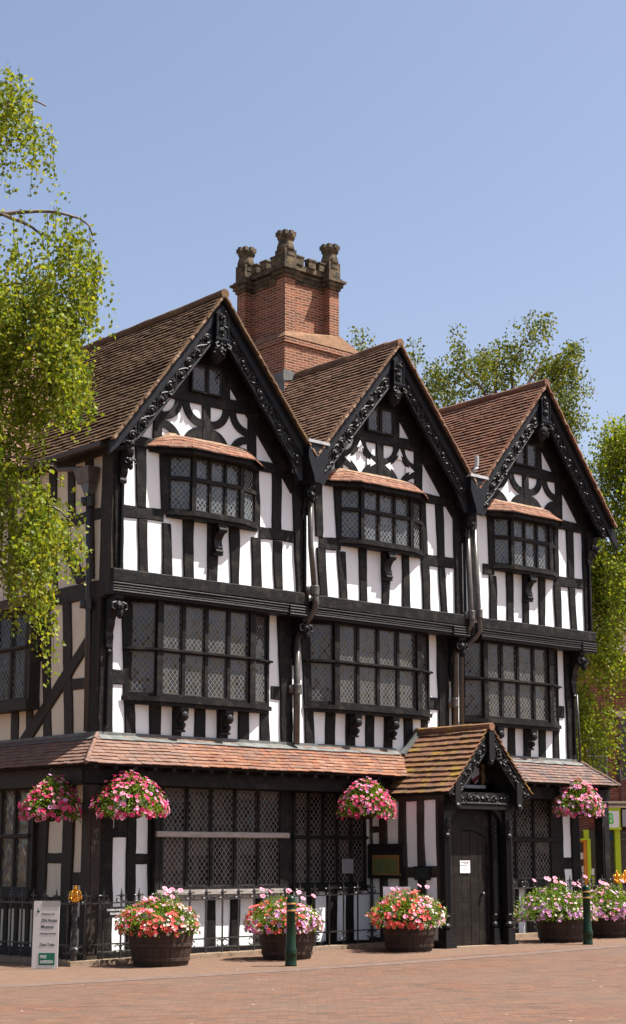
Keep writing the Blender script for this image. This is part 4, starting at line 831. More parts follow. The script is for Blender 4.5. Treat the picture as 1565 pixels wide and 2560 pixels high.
# ---- chimney
mb = MB()
for x, y in ((6.2, 2.6), (7.43, 2.6), (6.2, 3.92), (7.43, 3.92)): mb.box(x, x+.27, y, y+.28, 12.1, 13.5)
mb.box(6.42, 7.48, 2.82, 3.98, 12.1, 13.55)
ch = mb.build('chimney', 'brick', house)
mb = MB(); mb.box(6.12, 8.24, 2.52, 4.3, 10.6, 12.04); mb.box(6.09, 8.28, 2.48, 4.33, 12.04, 12.16); mb.build('plinth', 'brick', ch)
mb = MB(); A = [(6.08, 2.47, 12.16), (8.29, 2.47, 12.16), (8.29, 4.34, 12.16), (6.08, 4.34, 12.16)]; B = [(6.19, 2.59, 12.30), (7.71, 2.59, 12.50), (7.71, 4.21, 12.5), (6.19, 4.21, 12.30)]
mb.hexa(A+B); mb.build('weathering', 'stone_pale', ch)
mb = MB()
def ring(z0, z1, e, core=False):
    mb.box(6.42-e*.6, 7.48+e*.6, 2.82-e*.6, 3.98+e*.6, z0, z1)
    for x, y in ((6.2, 2.6), (7.43, 2.6), (6.2, 3.92), (7.43, 3.92)): mb.box(x-e, x+.27+e, y-e, y+.28+e, z0-.001*e, z1+.001*e)
ring(13.50, 13.57, .03); ring(13.57, 13.66, .07); ring(13.66, 13.71, .12); ring(13.71, 13.76, .06)
mb.box(6.3, 7.6, 2.7, 4.1, 13.76, 13.88)
mb.build('cornice', 'stone', ch)
for x, y, dx, dy in [(6.56, 2.66, .2, .13), (6.9, 2.66, .2, .13), (7.2, 2.66, .16, .13), (6.26, 2.95, .13, .2), (6.26, 3.3, .13, .2), (6.26, 3.62, .13, .18), (6.6, 4.02, .2, .13), (7.0, 4.02, .2, .13), (7.52, 3.0, .12, .2), (7.52, 3.4, .12, .2)]:
    mb = MB(); mb.box(x, x+dx, y, y+dy, 13.87, 14.05); mb.box(x-.015, x+dx+.015, y-.015, y+dy+.015, 14.03, 14.065); mb.build('merlon', 'stone', ch)
for x, y in ((6.33, 2.74), (7.565, 2.74), (6.33, 4.06), (7.565, 4.06)):
    mb = MB(); mb.box(x-.16, x+.16, y-.16, y+.16, 13.74, 14.12)
    mb.lathe((x, y, 0), [(.185, 14.09), (.20, 14.12), (.20, 14.16), (.185, 14.22), (.165, 14.28), (.155, 14.33), (.17, 14.35), (.19, 14.38), (.20, 14.40), (.20, 14.45), (.15, 14.45)], 8)
    for k in range(8):
        a = 2*math.pi*k/8; mb.obox((x+.165*math.cos(a)-.04, y+.165*math.sin(a)-.04, 14.435), (.08, 0, 0), (0, .08, 0), (0, 0, .09)) if k % 1 == 0 else None
    for sx, sy in ((0, -.165), (-.165, 0)): mb.box(x-.1 if sx == 0 else x+sx-.006, x+.1 if sx == 0 else x+sx+.004, y+sy-.006 if sx == 0 else y-.1, y+sy+.004 if sx == 0 else y+.1, 13.98, 14.06)
    mb.build('turret', 'stone', ch, fix=True)
mb = MB(); mb.prism([(6.08, 2.50, 11.2), (6.55, 2.50, 11.3), (6.45, 2.50, 11.42), (6.08, 2.50, 11.44)], (0, .018, 0)); mb.box(6.10, 6.118, 2.51, 3.9, 10.9, 11.4); mb.build('flashing', 'lead', ch, fix=True)
# ---- pent roof round the ground floor
PX, PYf, PZ, PD, PH = 7.49, -1.72, 3.98, .58, .50; PM = 1.10
VL = math.hypot(PD, PH); Vf = Vector((0, PD, PH))/VL; pcs = PD/VL; psn = PH/VL
px_l = lambda v: PX-(PZ-(3.10+v*psn))/PM+.02; px_r = lambda v: PX+(PZ-(3.10+v*psn))/PM-.02
def pent_piece(O, U, V, umin, umax, m, seed, name='pent_roof'):
    mb = MB(); tiles(mb, O, U, V, umin, umax, VL, .088, .17, .026, seed, .014)
    U, V, O = Vector(U), Vector(V), Vector(O); N = U.cross(V); N = N if N.z > 0 else -N
    q = [O+U*umin(0)+V*.02, O+U*umax(0)+V*.02, O+U*umax(VL)+V*VL, O+U*umin(VL)+V*VL]
    mb.prism([p-N*.012 for p in q], -N*.04, 1)
    return mb.build(name, [m, 'dark'], house)
p1 = pent_piece((-.37, -.37, 3.10), (1, 0, 0), Vf, lambda v: v*pcs, lambda v: px_l(v)+.37, 'tile_pent', 5)
p2 = pent_piece((-.37, -.37, 3.10), (1, 0, 0), Vf, lambda v: px_r(v)+.37, lambda v: 13.2-v*pcs, 'tile_grey', 6)
p3 = pent_piece((-.37, -.37, 3.10), (0, 1, 0), Vector((PD, 0, PH))/VL, lambda v: v*pcs, lambda v: 8.3, 'tile_pent', 7)
p4 = pent_piece((12.83, -.37, 3.10), (0, 1, 0), Vector((-PD, 0, PH))/VL, lambda v: v*pcs, lambda v: 8.3, 'tile_grey', 8)
for pp, a, b, mi in ((p1, (-.385, -.385, 3.115), (.2, .2, 3.62), 'tile_pent'), (p2, (12.845, -.385, 3.115), (12.26, .2, 3.62), 'tile_grey')):
    mb = MB(); ridge(mb, a, b, .035, .1); mb.build('hip_tiles', mi, pp)
def flash(pts, parent, out):
    mb = MB(); n = 40
    for k in range(n):
        a, b = Vector(pts[0]).lerp(Vector(pts[1]), k/n), Vector(pts[0]).lerp(Vector(pts[1]), (k+1)/n); o = Vector(out); z = noise.noise((k*.6, 3, 1))*.012
        mb.face([a+o*.13+Vector((0, 0, -.075+z)), b+o*.13+Vector((0, 0, -.075+z)), b+o*.012, a+o*.012]); mb.face([a+o*.012, b+o*.012, b+o*.01+Vector((0, 0, .05)), a+o*.01+Vector((0, 0, .05))])
    mb.build('flashing', 'lead', parent)
flash(((.2, .2, 3.60), (6.95, .2, 3.61)), p1, (0, -1, 0)); flash(((7.98, .2, 3.61), (12.26, .2, 3.60)), p2, (0, -1, 0)); flash(((.2, 8, 3.60), (.2, .2, 3.6)), p3, (-1, 0, 0))
for k in range(34):
    x = -.2+k*.385
    if PX-1.0 < x < PX+1.0: continue
    mb = MB(); mb.box(x, x+.07, -.34, .1, 3.02, 3.085); mb.build('rafter_foot', 'dark', house)
# ---- porch
porch = MB()
porch.prism([(6.49, -1.42, .0), (6.49, .42, .0), (6.49, .42, 2.9), (6.49, -1.42, 2.9)], (.06, 0, 0))
po = porch.build('porch', 'plaster', house, fix=True); 
mb = MB(); mb.box(8.12, 8.2, -1.4, .42, .0, 2.9); mb.box(6.6, 8.12, .3, .40, .0, 3.2); mb.box(6.56, 8.13, -1.2, -1.14, 2.0, 3.0); mb.build('panelling', 'timber', po)
def turned_post(x, y, w_, z0=.05, z1=2.62):
    mb = MB(); mb.box(x-w_*.9, x+w_*.9, y-w_*.9, y+w_*.9, z0-.15, z0+.12); mb.box(x-w_*.62, x+w_*.62, y-w_*.62, y+w_*.62, z0+.12, z0+.34)
    mb.lathe((x, y, 0), [(w_*.4, z0+.34), (w_*.62, z0+.38), (w_*.62, z0+.42), (w_*.4, z0+.46), (w_*.55, z0+.54), (w_*.6, z0+.58), (w_*.35, z0+.62)], 10)
    mb.box(x-w_*.5, x+w_*.5, y-w_*.5, y+w_*.5, z0+.6, 2.0)
    for s_ in (-.28, 0, .28): mb.tube([(x+s_*w_, y-w_*.5, z0+.64), (x+s_*w_, y-w_*.5, 1.95)], .014, 6)
    for k in range(4): mb.ball((x, y-w_*.35, 2.02+k*.085), w_*(.5 if k % 2 == 0 else .38), 8)
    mb.box(x-w_*.55, x+w_*.55, y-w_*.45, y+w_*.5, 2.0, z1)
    return mb.build('turned_post', 'carving', po, fix=True)
turned_post(6.53, -1.45, .145); turned_post(8.14, -1.45, .145); turned_post(7.90, -1.33, .12)
mb = MB(); mb.box(6.5, 8.25, -1.55, -1.4, 2.56, 2.80); mb.box(6.46, 8.29, -1.57, -1.38, 2.50, 2.56); mb.tube([(6.5, -1.565, 2.6), (8.25, -1.565, 2.6)], .025, 6)
for x in (6.62, 8.24): mb.box(x-.07, x+.07, -1.72, -1.45, 2.58, 2.98); mb.ball((x, -1.68, 2.54), .075, 8)
bm_ = mb.build('porch_beam', 'carving', po)
P = lambda s, t, h: Vector((6.75+s, -1.55-h, 2.69+t)); carve_band(P, 1.35, .085, 222, .22).build('carving', 'carving', bm_)
# curved spandrels in the doorway
mb = MB()
for x0, sx in ((6.62, 1), (8.06, -1)):
    pts = [(x0, -1.45, 2.52)]+[(x0+sx*(.34-.34*math.sin(t*math.pi/2/6)), -1.45, 2.50-.5*(1-math.cos(t*math.pi/2/6))) for t in range(7)]
    mb.prism(pts, (0, .08, 0))
mb.build('spandrel', 'carving', po, fix=True)
pr = MB()
for sg in (-1, 1):
    hw = 1.10; ze = PZ-PM*hw; L = math.hypot(hw, PM*hw); V = Vector((-sg*hw, 0, PM*hw))/L
    tiles(pr, (PX+sg*hw, PYf, ze), (0, 1, 0), V, lambda v: 0.0, lambda v: 1.94, L, .135, .185, .04, seed=61+sg, wav=.022)
    N = Vector((0, 1, 0)).cross(V); N = N if N.z > 0 else -N
    pr.prism([Vector((PX+sg*hw, PYf+.02, ze))-N*.012, Vector((PX+sg*hw, .2, ze))-N*.012, Vector((PX, .2, PZ))-N*.012, Vector((PX, PYf+.02, PZ))-N*.012], -N*.045, 1)
ridge(pr, (PX, PYf-.04, PZ+.01), (PX, .2, PZ+.01), .075, .4)
rb = pr.build('porch_roof', ['tile_lichen', 'dark'], po)
mb = MB(); mb.prism([(PX-.42, .19, 3.50), (PX-.0, .19, 3.98), (PX, .19, 4.06), (PX-.5, .19, 3.52)], (0, -.1, 0)); mb.prism([(PX-.42, .19, 3.50), (PX, .19, 3.98), (PX, .19, 4.0), (PX-.5, .19, 3.56)], (0, -.16, 0)); mb.build('flashing', 'lead', rb, fix=True)
for sg in (-1, 1):
    q = math.sqrt(1+PM*PM); PT = lambda dx, gap, y: (PX+sg*dx, y, PZ-.05-PM*dx-gap)
    mb = MB(); mb.prism([PT(0, 0, -1.67), PT(1.04, 0, -1.67), PT(1.02, .1, -1.67), PT(.88, .3, -1.67), PT(0, .3, -1.67)], (0, .06, 0)); mb.tube([PT(.05, .3, -1.67), PT(.88, .3, -1.67)], .02, 6)
    b = mb.build('bargeboard', 'carving', po, fix=True)
    d = Vector((sg/q, 0, -PM/q)); t_ = Vector((-sg*PM/q, 0, -1/q)); o = Vector(PT(.1, .15, -1.67)); P = lambda s, t, h, o=o, d=d, t_=t_: o+d*s+t_*t+Vector((0, -h, 0))
    carve_band(P, .86*q, .08, 300+sg, .17).build('carving', 'carving', b)
mb = MB(); mb.box(PX-.07, PX+.07, -1.75, -1.62, 3.38, 3.90); mb.lathe((PX, -1.685, 0), [(.03, 3.28), (.07, 3.31), (.08, 3.36), (.05, 3.4)], 8); mb.build('finial_post', 'carving', po)
# painted arms in the porch gable
mb = MB(); mb.prism([(6.62, -1.2, 2.80), (8.38, -1.2, 2.80), (PX, -1.2, 3.78)], (0, .05, 0)); tm = mb.build('tympanum', 'timber', po, fix=True)
def flatpoly(pts, y, m, name, parent):
    mb = MB(); mb.prism([(a, y, b) for a, b in pts], (0, .014, 0)); return mb.build(name, m, parent, fix=True)
M['arms_red'] = mat('arms_red', (.10,.012,.012), .6, .2); M['arms_gold'] = mat('arms_gold', (.08,.055,.025), .5, .3); M['arms_white'] = mat('arms_white', (.30,.30,.33), .6, .2)  # red and gold toned down to paint in the shade under the gable
ax, az = 7.58, 2.98
flatpoly([(ax-.11, az+.28), (ax+.11, az+.28), (ax+.11, az+.14), (ax+.06, az+.03), (ax, az-.01), (ax-.06, az+.03), (ax-.11, az+.14)], -1.225, 'arms_white', 'shield', tm)
flatpoly([(ax-.1, az+.06), (ax-.02, az+.0), (ax+.1, az+.1), (ax+.1, az+.16)], -1.232, 'arms_red', 'shield_band', tm)
for s_ in (-1, 1):
    mb = MB(); r_ = random.Random(s_); pts = [(ax+s_*.19, -1.22, az-.02), (ax+s_*.20, -1.23, az+.1), (ax+s_*.16, -1.24, az+.2), (ax+s_*.2, -1.235, az+.3)]; mb.tube(pts, [.035, .05, .045, .04], 8); mb.ball((ax+s_*.17, -1.245, az+.33), .05, 8)
    mb.tube([(ax+s_*.17, -1.23, az+.2), (ax+s_*.12, -1.24, az+.2)], .02, 6); mb.tube([(ax+s_*.2, -1.22, az), (ax+s_*.28, -1.22, az+.12), (ax+s_*.25, -1.22, az+.2)], .015, 6); mb.build('supporter', 'arms_gold', tm)
mb = MB(); mb.ball((ax, -1.235, az+.40), .06, 8); mb.tube([(ax-.07, -1.23, az+.33), (ax+.1, -1.23, az+.36), (ax+.16, -1.23, az+.46)], .03, 6); mb.build('crest', 'arms_red', tm)
flatpoly([(ax-.27, az-.09), (ax+.27, az-.09), (ax+.29, az-.03), (ax-.29, az-.03)], -1.226, 'arms_white', 'motto_scroll', tm)
# door
mb = MB(); n = 5; DY = -1.27; x0, x1 = 6.72, 7.78; zb = .09
for k in range(n):
    a, b = x0+(x1-x0)*k/n, x0+(x1-x0)*(k+1)/n; mb.box(a+.004, b-.004, DY+R.uniform(-.003, .003), DY+.05, zb, 2.12)
mb.box(x0, x1, DY+.015, DY+.06, zb, 2.12)
door = mb.build('door', mat('black_plank_door', rough=.55, spec=.15, build=timber((.009,.0075,.0065), (.016,.0125,.010), (.026,.02,.016))), house)
mb = MB(); rr = random.Random(5)
for k in range(n):
    for q in range(9):
        for s_ in (.25, .75): mb.ball((x0+(x1-x0)*(k+s_)/n, DY-.003, zb+.12+q*.225), .009, 6)
mb.build('nail_heads', 'pipe_dark', door)
mb = MB(); mb.tube([(7.64, DY-.005, 1.0), (7.64, DY-.03, 1.0)], .03, 8); mb.ball((7.64, DY-.05, 1.0), .035, 8); mb.build('handle', 'pipe_dark', door)
mb = MB(); mb.prism([(x0-.1, DY-.03, 2.6), (x1+.3, DY-.03, 2.6)]+[(x1+.0-(x1-x0)*t/10, DY-.03, 2.0+.14*math.sin(math.pi*t/10)) for t in range(11)], (0, .06, 0)); mb.box(x0-.12, x0, DY-.03, DY+.07, .05, 2.6); mb.box(x1, x1+.34, DY-.02, DY+.07, .05, 2.6); mb.build('door_frame', 'timber', door, fix=True)
mb = MB(); mb.box(6.62, 8.06, -1.52, -1.2, .0, .1); mb.build('doorstep', 'kerb', house)
# ---- rainwater pipes
def pipe(pts, r, m, collars=(), name='downpipe'):
    mb = MB(); mb.tube(pts, r, 10)
    for c in collars: mb.lathe(c, [(r*1.3, -.09), (r*1.38, -.08), (r*1.3, -.05), (r*1.3, .05), (r*1.38, .08), (r*1.3, .09)], 10); mb.box(c[0]-r*2.2, c[0]+r*2.2, c[1]+r*.4, c[1]+r*1.4+.03, c[2]-.07, c[2]+.07)
    return mb.build(name, m, house, smooth=True)
pipe([(4.44, -.2, 8.25), (4.46, -.2, 7.2), (4.52, -.22, 6.45)], .052, 'pipe', ())
pipe([(4.52, -.24, 6.45), (4.54, -.25, 6.12), (4.55, -.2, 6.02), (4.47, .03, 5.72), (4.42, .11, 5.6)], .062, 'pipe', ((4.52, -.24, 6.36),))
pipe([(4.42, .12, 5.62), (4.40, .12, 3.62)], .062, 'pipe', ((4.41, .12, 4.6),))
pipe([(8.57, -.2, 8.2), (8.63, -.22, 6.12), (8.6, -.12, 5.98), (8.5, .1, 5.7), (8.47, .12, 3.5)], .055, 'pipe', ((8.63, -.22, 6.3), (8.475, .12, 4.6)))
pipe([(8.78, -.2, 8.2), (8.85, -.23, 6.0), (8.82, -.15, 5.9), (8.66, .1, 5.66), (8.64, .12, 3.5)], .05, 'pipe', ((8.85, -.23, 6.35),))
mb = MB(); mb.hexa([(.02, .38, 7.82), (.2, .38, 7.82), (.2, .72, 7.82), (.02, .72, 7.82), (-.04, .32, 8.08), (.2, .32, 8.08), (.2, .78, 8.08), (-.04, .78, 8.08)]); mb.hexa([(.06, .45, 7.6), (.16, .45, 7.6), (.16, .55, 7.6), (.06, .55, 7.6), (.04, .4, 7.82), (.2, .4, 7.82), (.2, .66, 7.82), (.04, .66, 7.82)])
mb.tube([(-.1, 1.32, 8.3), (-.02, 1.25, 8.17), (.05, .85, 8.12), (.08, .6, 8.08)], .045, 8)
dp = pipe([(.11, .48, 7.62), (.11, .44, 6.2), (.1, .40, 5.6), (.10, .36, 3.66)], .05, 'pipe_dark', ((.11, .47, 7.5), (.1, .4, 5.75)))
mb.build('hopper_head', 'pipe', dp)
pipe([(12.2, .16, 5.0), (12.24, .16, 3.62)], .022, 'pipe_dark')
# ================================================================== GROUND
CAM0 = Vector((-15.256, -22.774, 0)); FWD = Vector((math.cos(YAW), math.sin(YAW), 0)); RGT = Vector((math.sin(YAW), -math.cos(YAW), 0))
def W(l, d, z): p = CAM0+FWD*d+RGT*l; return Vector((p.x, p.y, z))
mb = MB(); xs = [-400, -20, 14, 500]; ys = [-300, 600]
vs = [[mb.vert((x, y, GZ(x))) for y in ys] for x in xs]
for a, b in zip(vs, vs[1:]): mb.f.append([a[0], b[0], b[1], a[1]]); mb.m.append(0)
gr = mb.build('pavement', 'paving', kind='structure')
mb = MB(); cl = [(-19.9, -1.6), (-8, -2.1), (-3.06, -2.75), (0, -3.2), (3.0, -3.5), (6, -3.5), (9.1, -3.35), (13.9, -3.0)]
for (x0, y0), (x1, y1) in zip(cl, cl[1:]):
    n = 8
    for k in range(n):
        a, b = x0+(x1-x0)*k/n, x0+(x1-x0)*(k+1)/n; ya, yb = y0+(y1-y0)*k/n, y0+(y1-y0)*(k+1)/n
        mb.face([(a, ya-.22, GZ(a)+.004), (b, yb-.22, GZ(b)+.004), (b, yb+.22, GZ(b)+.004), (a, ya+.22, GZ(a)+.004)])
mb.build('drainage_channel', 'channel', kind='structure')
mb = MB()
for x0, x1 in ((-.5, 6.4), (8.3, 13.2)):
    n = int((x1-x0)/.6)
    for k in range(n):
        a, b = x0+(x1-x0)*k/n, x0+(x1-x0)*(k+1)/n-.008; h = .07+R.uniform(-.006, .006); mb.hexa([(a, -.28, GZ(a)-.1), (b, -.28, GZ(b)-.1), (b, .0, GZ(b)-.1), (a, .0, GZ(a)-.1), (a, -.27, GZ(a)+h), (b, -.27, GZ(b)+h), (b, .0, GZ(b)+h), (a, .0, GZ(a)+h)])
for k in range(12):
    y = .0+k*.6; mb.box(-.5, -.2, y, y+.59, -.1, .07)
mb.build('kerb', 'kerb', kind='structure')
mb = MB(); rr = random.Random(4)
for k in range(70):
    x, y = rr.uniform(-7, 12), rr.uniform(-12, -2.2); s_ = rr.uniform(.012, .03); a = rr.uniform(0, 6.3)
    mb.face([(x+s_*math.cos(a+t*1.57)*(1 if t % 2 else .6), y+s_*math.sin(a+t*1.57)*(1 if t % 2 else .6), GZ(x)+.008) for t in range(4)])
tag(mb.build('fallen_petals', 'litter', kind='stuff'), 'pale petals and scraps scattered over the brick paving', 'litter')

# ================================================================== RAILINGS
def c_scroll(mb, c, ux, sgn, r, up=1, tr=.0075):
    pts = []
    for k in range(13):
        a = -math.pi/2+sgn*0+k/12*1.62*math.pi; rr = r*(1-.42*k/12); pts.append(c+ux*(sgn*(r+.003+rr*math.cos(math.pi-0+a*-1 if False else math.pi/2+a-math.pi/2+math.pi)*-1*-1))+Vector((0, 0, up*(r+rr*math.sin(a)))))
    mb.tube(pts, tr, 5)
def make_finial(root, p, ux):
    mb = MB(); z = Vector((0, 0, 1))
    mb.tube([p, p+z*.06], .009, 5); mb.lathe(p, [(.009, .05), (.02, .075), (.018, .09), (.027, .105), (.012, .15), (.004, .215)], 6)
    for s_ in (-1, 1):
        pts = [p+ux*(s_*(.060-.050*math.cos(a)))+z*(.058+.05*math.sin(a)) for a in [math.radians(q) for q in range(-150, 150, 25)]]
        mb.tube(pts, .012, 5); mb.ball(p+ux*s_*.085+z*.05, .017, 5)
    return mb.build('finial', 'pipe_dark', root)
def make_scroll(root, p, ux):
    mb = MB(); z = Vector((0, 0, 1))
    for s_ in (-1, 1):
        pts = [p+ux*(s_*(.062-.055*math.cos(a)))-z*(.06+.055*math.sin(a)) for a in [math.radians(q) for q in range(-150, 160, 25)]]; mb.tube(pts, .012, 5)
    mb.tube([p, p-z*.2], .011, 5); mb.ball(p-z*.14, .018, 6)
    return mb.build('scroll', 'pipe_dark', root)
def railing(A, B, label, gap=.335, ends=True):
    A, B = Vector((*A, 0)), Vector((*B, 0)); L = (B-A).length; ux = (B-A)/L
    A.z, B.z = GZ(A.x), GZ(B.x); root = thing('iron_railing', label, 'railing', A)
    for z in (.92, .29):
        mb = MB(); x = ux; n_ = Vector((-ux.y, ux.x, 0)); mb.obox(A+Vector((0, 0, z))-n_*.012, B-A, n_*.024, Vector((0, 0, .022))); mb.build('rail', 'pipe_dark', root)
    n = int(L/gap); proto = {}
    def put(key, fn, p):
        if key not in proto: proto[key] = (fn(p), p.copy())
        else:
            o, q = proto[key]; c = o.copy(); c.location = o.location+(p-q); COL.objects.link(c); c.parent = root
    for k in range(n+1):
        p = A.lerp(B, (k+.3)/(n+.6))
        def bal(p): 
            mb = MB(); mb.box(p.x-.011, p.x+.011, p.y-.011, p.y+.011, p.z+.02, p.z+.93); mb.ball(p+Vector((0, 0, .58)), .019, 6); return mb.build('baluster', 'pipe_dark', root)
        def bal2(p): 
            mb = MB(); mb.box(p.x-.01, p.x+.01, p.y-.01, p.y+.01, p.z+.28, p.z+.93); return mb.build('baluster', 'pipe_dark', root)
        put('b', bal, p); put('f', lambda q: make_finial(root, q+Vector((0, 0, .94)), ux), p) ; (put('s', lambda q: make_scroll(root, q+Vector((0, 0, .285)), ux), p) if k % 2 == 0 else None)
    return root
railing((-.26, -.13), (6.42, -.13), 'black wrought-iron railing with scroll finials along the front left of the door')
railing((8.32, -.13), (12.9, -.13), 'short black iron railing right of the porch behind the flower tubs')
railing((-.36, -.05), (-.36, 6.9), 'black iron railing running back along the shaded left side of the house')
def crown_post(x, y, label):
    z0 = GZ(x); t = thing('railing_post', label, 'post', (x, y, z0), 'gilded railing posts')
    mb = MB(); n = 34; prev = None
    for k in range(n+1):
        z = z0+.28+(.92-.28)*k/n; a = k/n*5.5; h = .034; r_ = [mb.vert((x+h*1.41*math.cos(a+q*math.pi/2), y+h*1.41*math.sin(a+q*math.pi/2), z)) for q in range(4)]
        if prev: 
            for q in range(4): mb.f.append([prev[q], prev[(q+1) % 4], r_[(q+1) % 4], r_[q]]); mb.m.append(0)
        prev = r_
    mb.lathe((x, y, z0), [(.05, 0), (.05, .16), (.075, .2), (.075, .25), (.045, .29)], 8); mb.lathe((x, y, z0), [(.04, .9), (.05, .93), (.03, .96)], 8); mb.build('shaft', 'pipe_dark', t)
    g_ = MB(); c = Vector((x, y, z0+.98)); g_.lathe(c, [(.03, -.03), (.085, -.01), (.09, .03), (.075, .04), (.05, .05)], 12)
    for k in range(6):
        a = k*math.pi/3+.3; d = Vector((math.cos(a), math.sin(a), 0)); g_.tube([c+d*.08+Vector((0, 0, .02)), c+d*.115+Vector((0, 0, .09)), c+d*.10+Vector((0, 0, .16)), c+d*.02+Vector((0, 0, .20))], .014, 6); g_.ball(c+d*.12+Vector((0, 0, .05)), .024, 6)
    g_.lathe(c, [(.02, .05), (.028, .12), (.02, .2), (.035, .215), (.03, .24), (.008, .26)], 8); g_.tube([c+Vector((-.04, 0, .24)), c+Vector((.0, -.02, .27)), c+Vector((.045, 0, .235))], .014, 6)
    g_.v = [(c.x+(a-c.x)*.8, c.y+(b-c.y)*.8, c.z-.03+(d-c.z+.03)*.88) for a, b, d in g_.v]
    g_.build('gilded_crown', 'gold', t, smooth=True)
crown_post(-.35, -.13, 'twisted iron railing post with gilded crown, right beside the museum sign')
crown_post(12.93, -.13, 'gilded crown finial on the railing corner, nearer of two by the green shopfront')
crown_post(13.2, -.13, 'gilded crown finial farther right, at the very edge by the green shopfront')

# ================================================================== FLOWERS
def leaf_quad(vs, fs, p, d, w_, l, rr):
    d = d.normalized(); s = d.cross(Vector((rr.uniform(-1, 1), rr.uniform(-1, 1), rr.uniform(-1, 1)))); s = s.normalized() if s.length > 1e-4 else Vector((1, 0, 0)); i = len(vs)
    m = p+d*l*.45; vs += [tuple(p), tuple(m+s*w_*.5), tuple(p+d*l), tuple(m-s*w_*.5)]; fs.append((i, i+1, i+2, i+3))
def build_leaves(name, vs, fs, m, parent):
    off = wloc(parent); me = bpy.data.meshes.new(name); me.from_pydata([(a-off.x, b-off.y, c-off.z) for a, b, c in vs], [], fs); me.materials.append(M[m]); o = bpy.data.objects.new(name, me); COL.objects.link(o); o.parent = parent; return o
def flower(mb, p, n_, r, rr, cup=.35, pet=5):
    n_ = n_.normalized(); x = n_.cross(Vector((.3, .2, 1))); x = x.normalized() if x.length > 1e-3 else Vector((1, 0, 0)); y = n_.cross(x); c = mb.vert(p-n_*r*cup); ring = []; k = pet*2; a0 = rr.uniform(0, 6.28)
    for j in range(k):
        rad_ = r*(1.0 if j % 2 == 0 else .80)*rr.uniform(.93, 1.05); a = a0+2*math.pi*j/k; ring.append(mb.vert(p+x*rad_*math.cos(a)+y*rad_*math.sin(a)+n_*rr.uniform(-.12, .12)*r))
    for j in range(k):
        mb.f.append([c, ring[j], ring[(j+1) % k]]); mb.m.append(0); mb.uv[len(mb.f)-1] = [(0, 0), (1, 0), (1, 0)]
def flower_mass(root, c, rx, rz, drop, cols, nleaf, seed, sprigs=0, sprig_col='pink', patch=0.8, rflow=.043, cone=0.0, leafout=1.02, side=False):
    rr = random.Random(seed); vs, fs = [], []; c = Vector(c)
    lob = [(rr.uniform(0, 6.28), rr.uniform(-.3, 1), rr.uniform(.8, 1.22)) for _ in range(9)]
    def surf(a, e):    # direction angles -> radius multiplier, lumpy
        s = 1.0
        for la, le, lm in lob:
            d = math.cos(a-la)*.5+.5-abs(e-le)*.4; s += (lm-1)*max(0, d)*.7
        return s*(1+.12*noise.noise((a*2, e*3, seed)))
    def pt(shell):
        a = rr.uniform(0, 6.28); e = rr.uniform(-.45 if drop else -.1, 1.0); ce = math.sqrt(max(0, 1-e*e)); s = surf(a, e)*shell
        z = e*rz if e > 0 else e*drop
        if cone and e > 0: ce *= (1-cone*e*.6); z *= 1+cone*.25
        return c+Vector((ce*rx*s*math.cos(a), ce*rx*s*math.sin(a), z*s)), Vector((ce*math.cos(a)/rx, ce*math.sin(a)/rx, max(-.3, e)/rz)).normalized(), a, e
    for k in range(nleaf):
        p, n_, a, e = pt(rr.uniform(.45, leafout)**.7); d = n_+Vector((rr.uniform(-1, 1), rr.uniform(-1, 1), rr.uniform(-.8, .9)))*.9; leaf_quad(vs, fs, p, d, rr.uniform(.018, .032), rr.uniform(.04, .075), rr)
    for k in range(sprigs):
        a = rr.uniform(0, 6.28); q = c+Vector((math.cos(a), math.sin(a), 0))*rx*rr.uniform(0, .5); h = rz+rr.uniform(.05, .28)
        for j in range(40): leaf_quad(vs, fs, q+Vector((rr.uniform(-.1, .1), rr.uniform(-.1, .1), rr.uniform(.2, h-.1))), Vector((rr.uniform(-.7, .7), rr.uniform(-.7, .7), 1)), .012, .085, rr)
    f = build_leaves('foliage', vs, fs, 'foliage', root); f['kind'] = 'stuff'
    for ci, (col, cnt, zone) in enumerate(cols):
        mb = MB(); k = 0; tries = 0
        while k < cnt and tries < cnt*30:
            tries += 1; p, n_, a, e = pt(rr.uniform(.93, 1.12))
            if zone and noise.noise((p.x*3.1+ci*7, p.y*3.1, p.z*4+seed)) < zone-.45 and rr.random() < patch: continue
            sd = (p-c).dot(RGT)/rx
            if side and ((col == 'white_fl' and sd < .15) or (col == 'coral' and sd > .45) or (col == 'lilac' and p.z > c.z+rz*.45)) and rr.random() < .8: continue
            nn = (n_*1.2+Vector((rr.uniform(-1, 1), rr.uniform(-1, 1), rr.uniform(-.4, 1.0)))*.6+SUN*.35).normalized(); flower(mb, p+n_*.012, nn, rflow*rr.uniform(.75, 1.15)*(.6 if col == 'white_fl' else 1), rr); k += 1
        b = mb.build('blossoms', col, root, kind='stuff')
    if sprigs:
        mb = MB(); st = MB()
        for k in range(sprigs):
            a = rr.uniform(0, 6.28); q = c+Vector((math.cos(a), math.sin(a), 0))*rx*rr.uniform(.1, .75); top = q+Vector((rr.uniform(-.06, .06), rr.uniform(-.06, .06), rz+rr.uniform(.06, .24))); st.tube([q, top], .004, 4)
            flower(mb, top, (Vector((rr.uniform(-.5, .5), -.7, .8))).normalized(), .05, rr, .15, 7)
        mb.build('tall_blossoms', sprig_col, root, kind='stuff'); st.build('stems', 'foliage', root, kind='stuff')
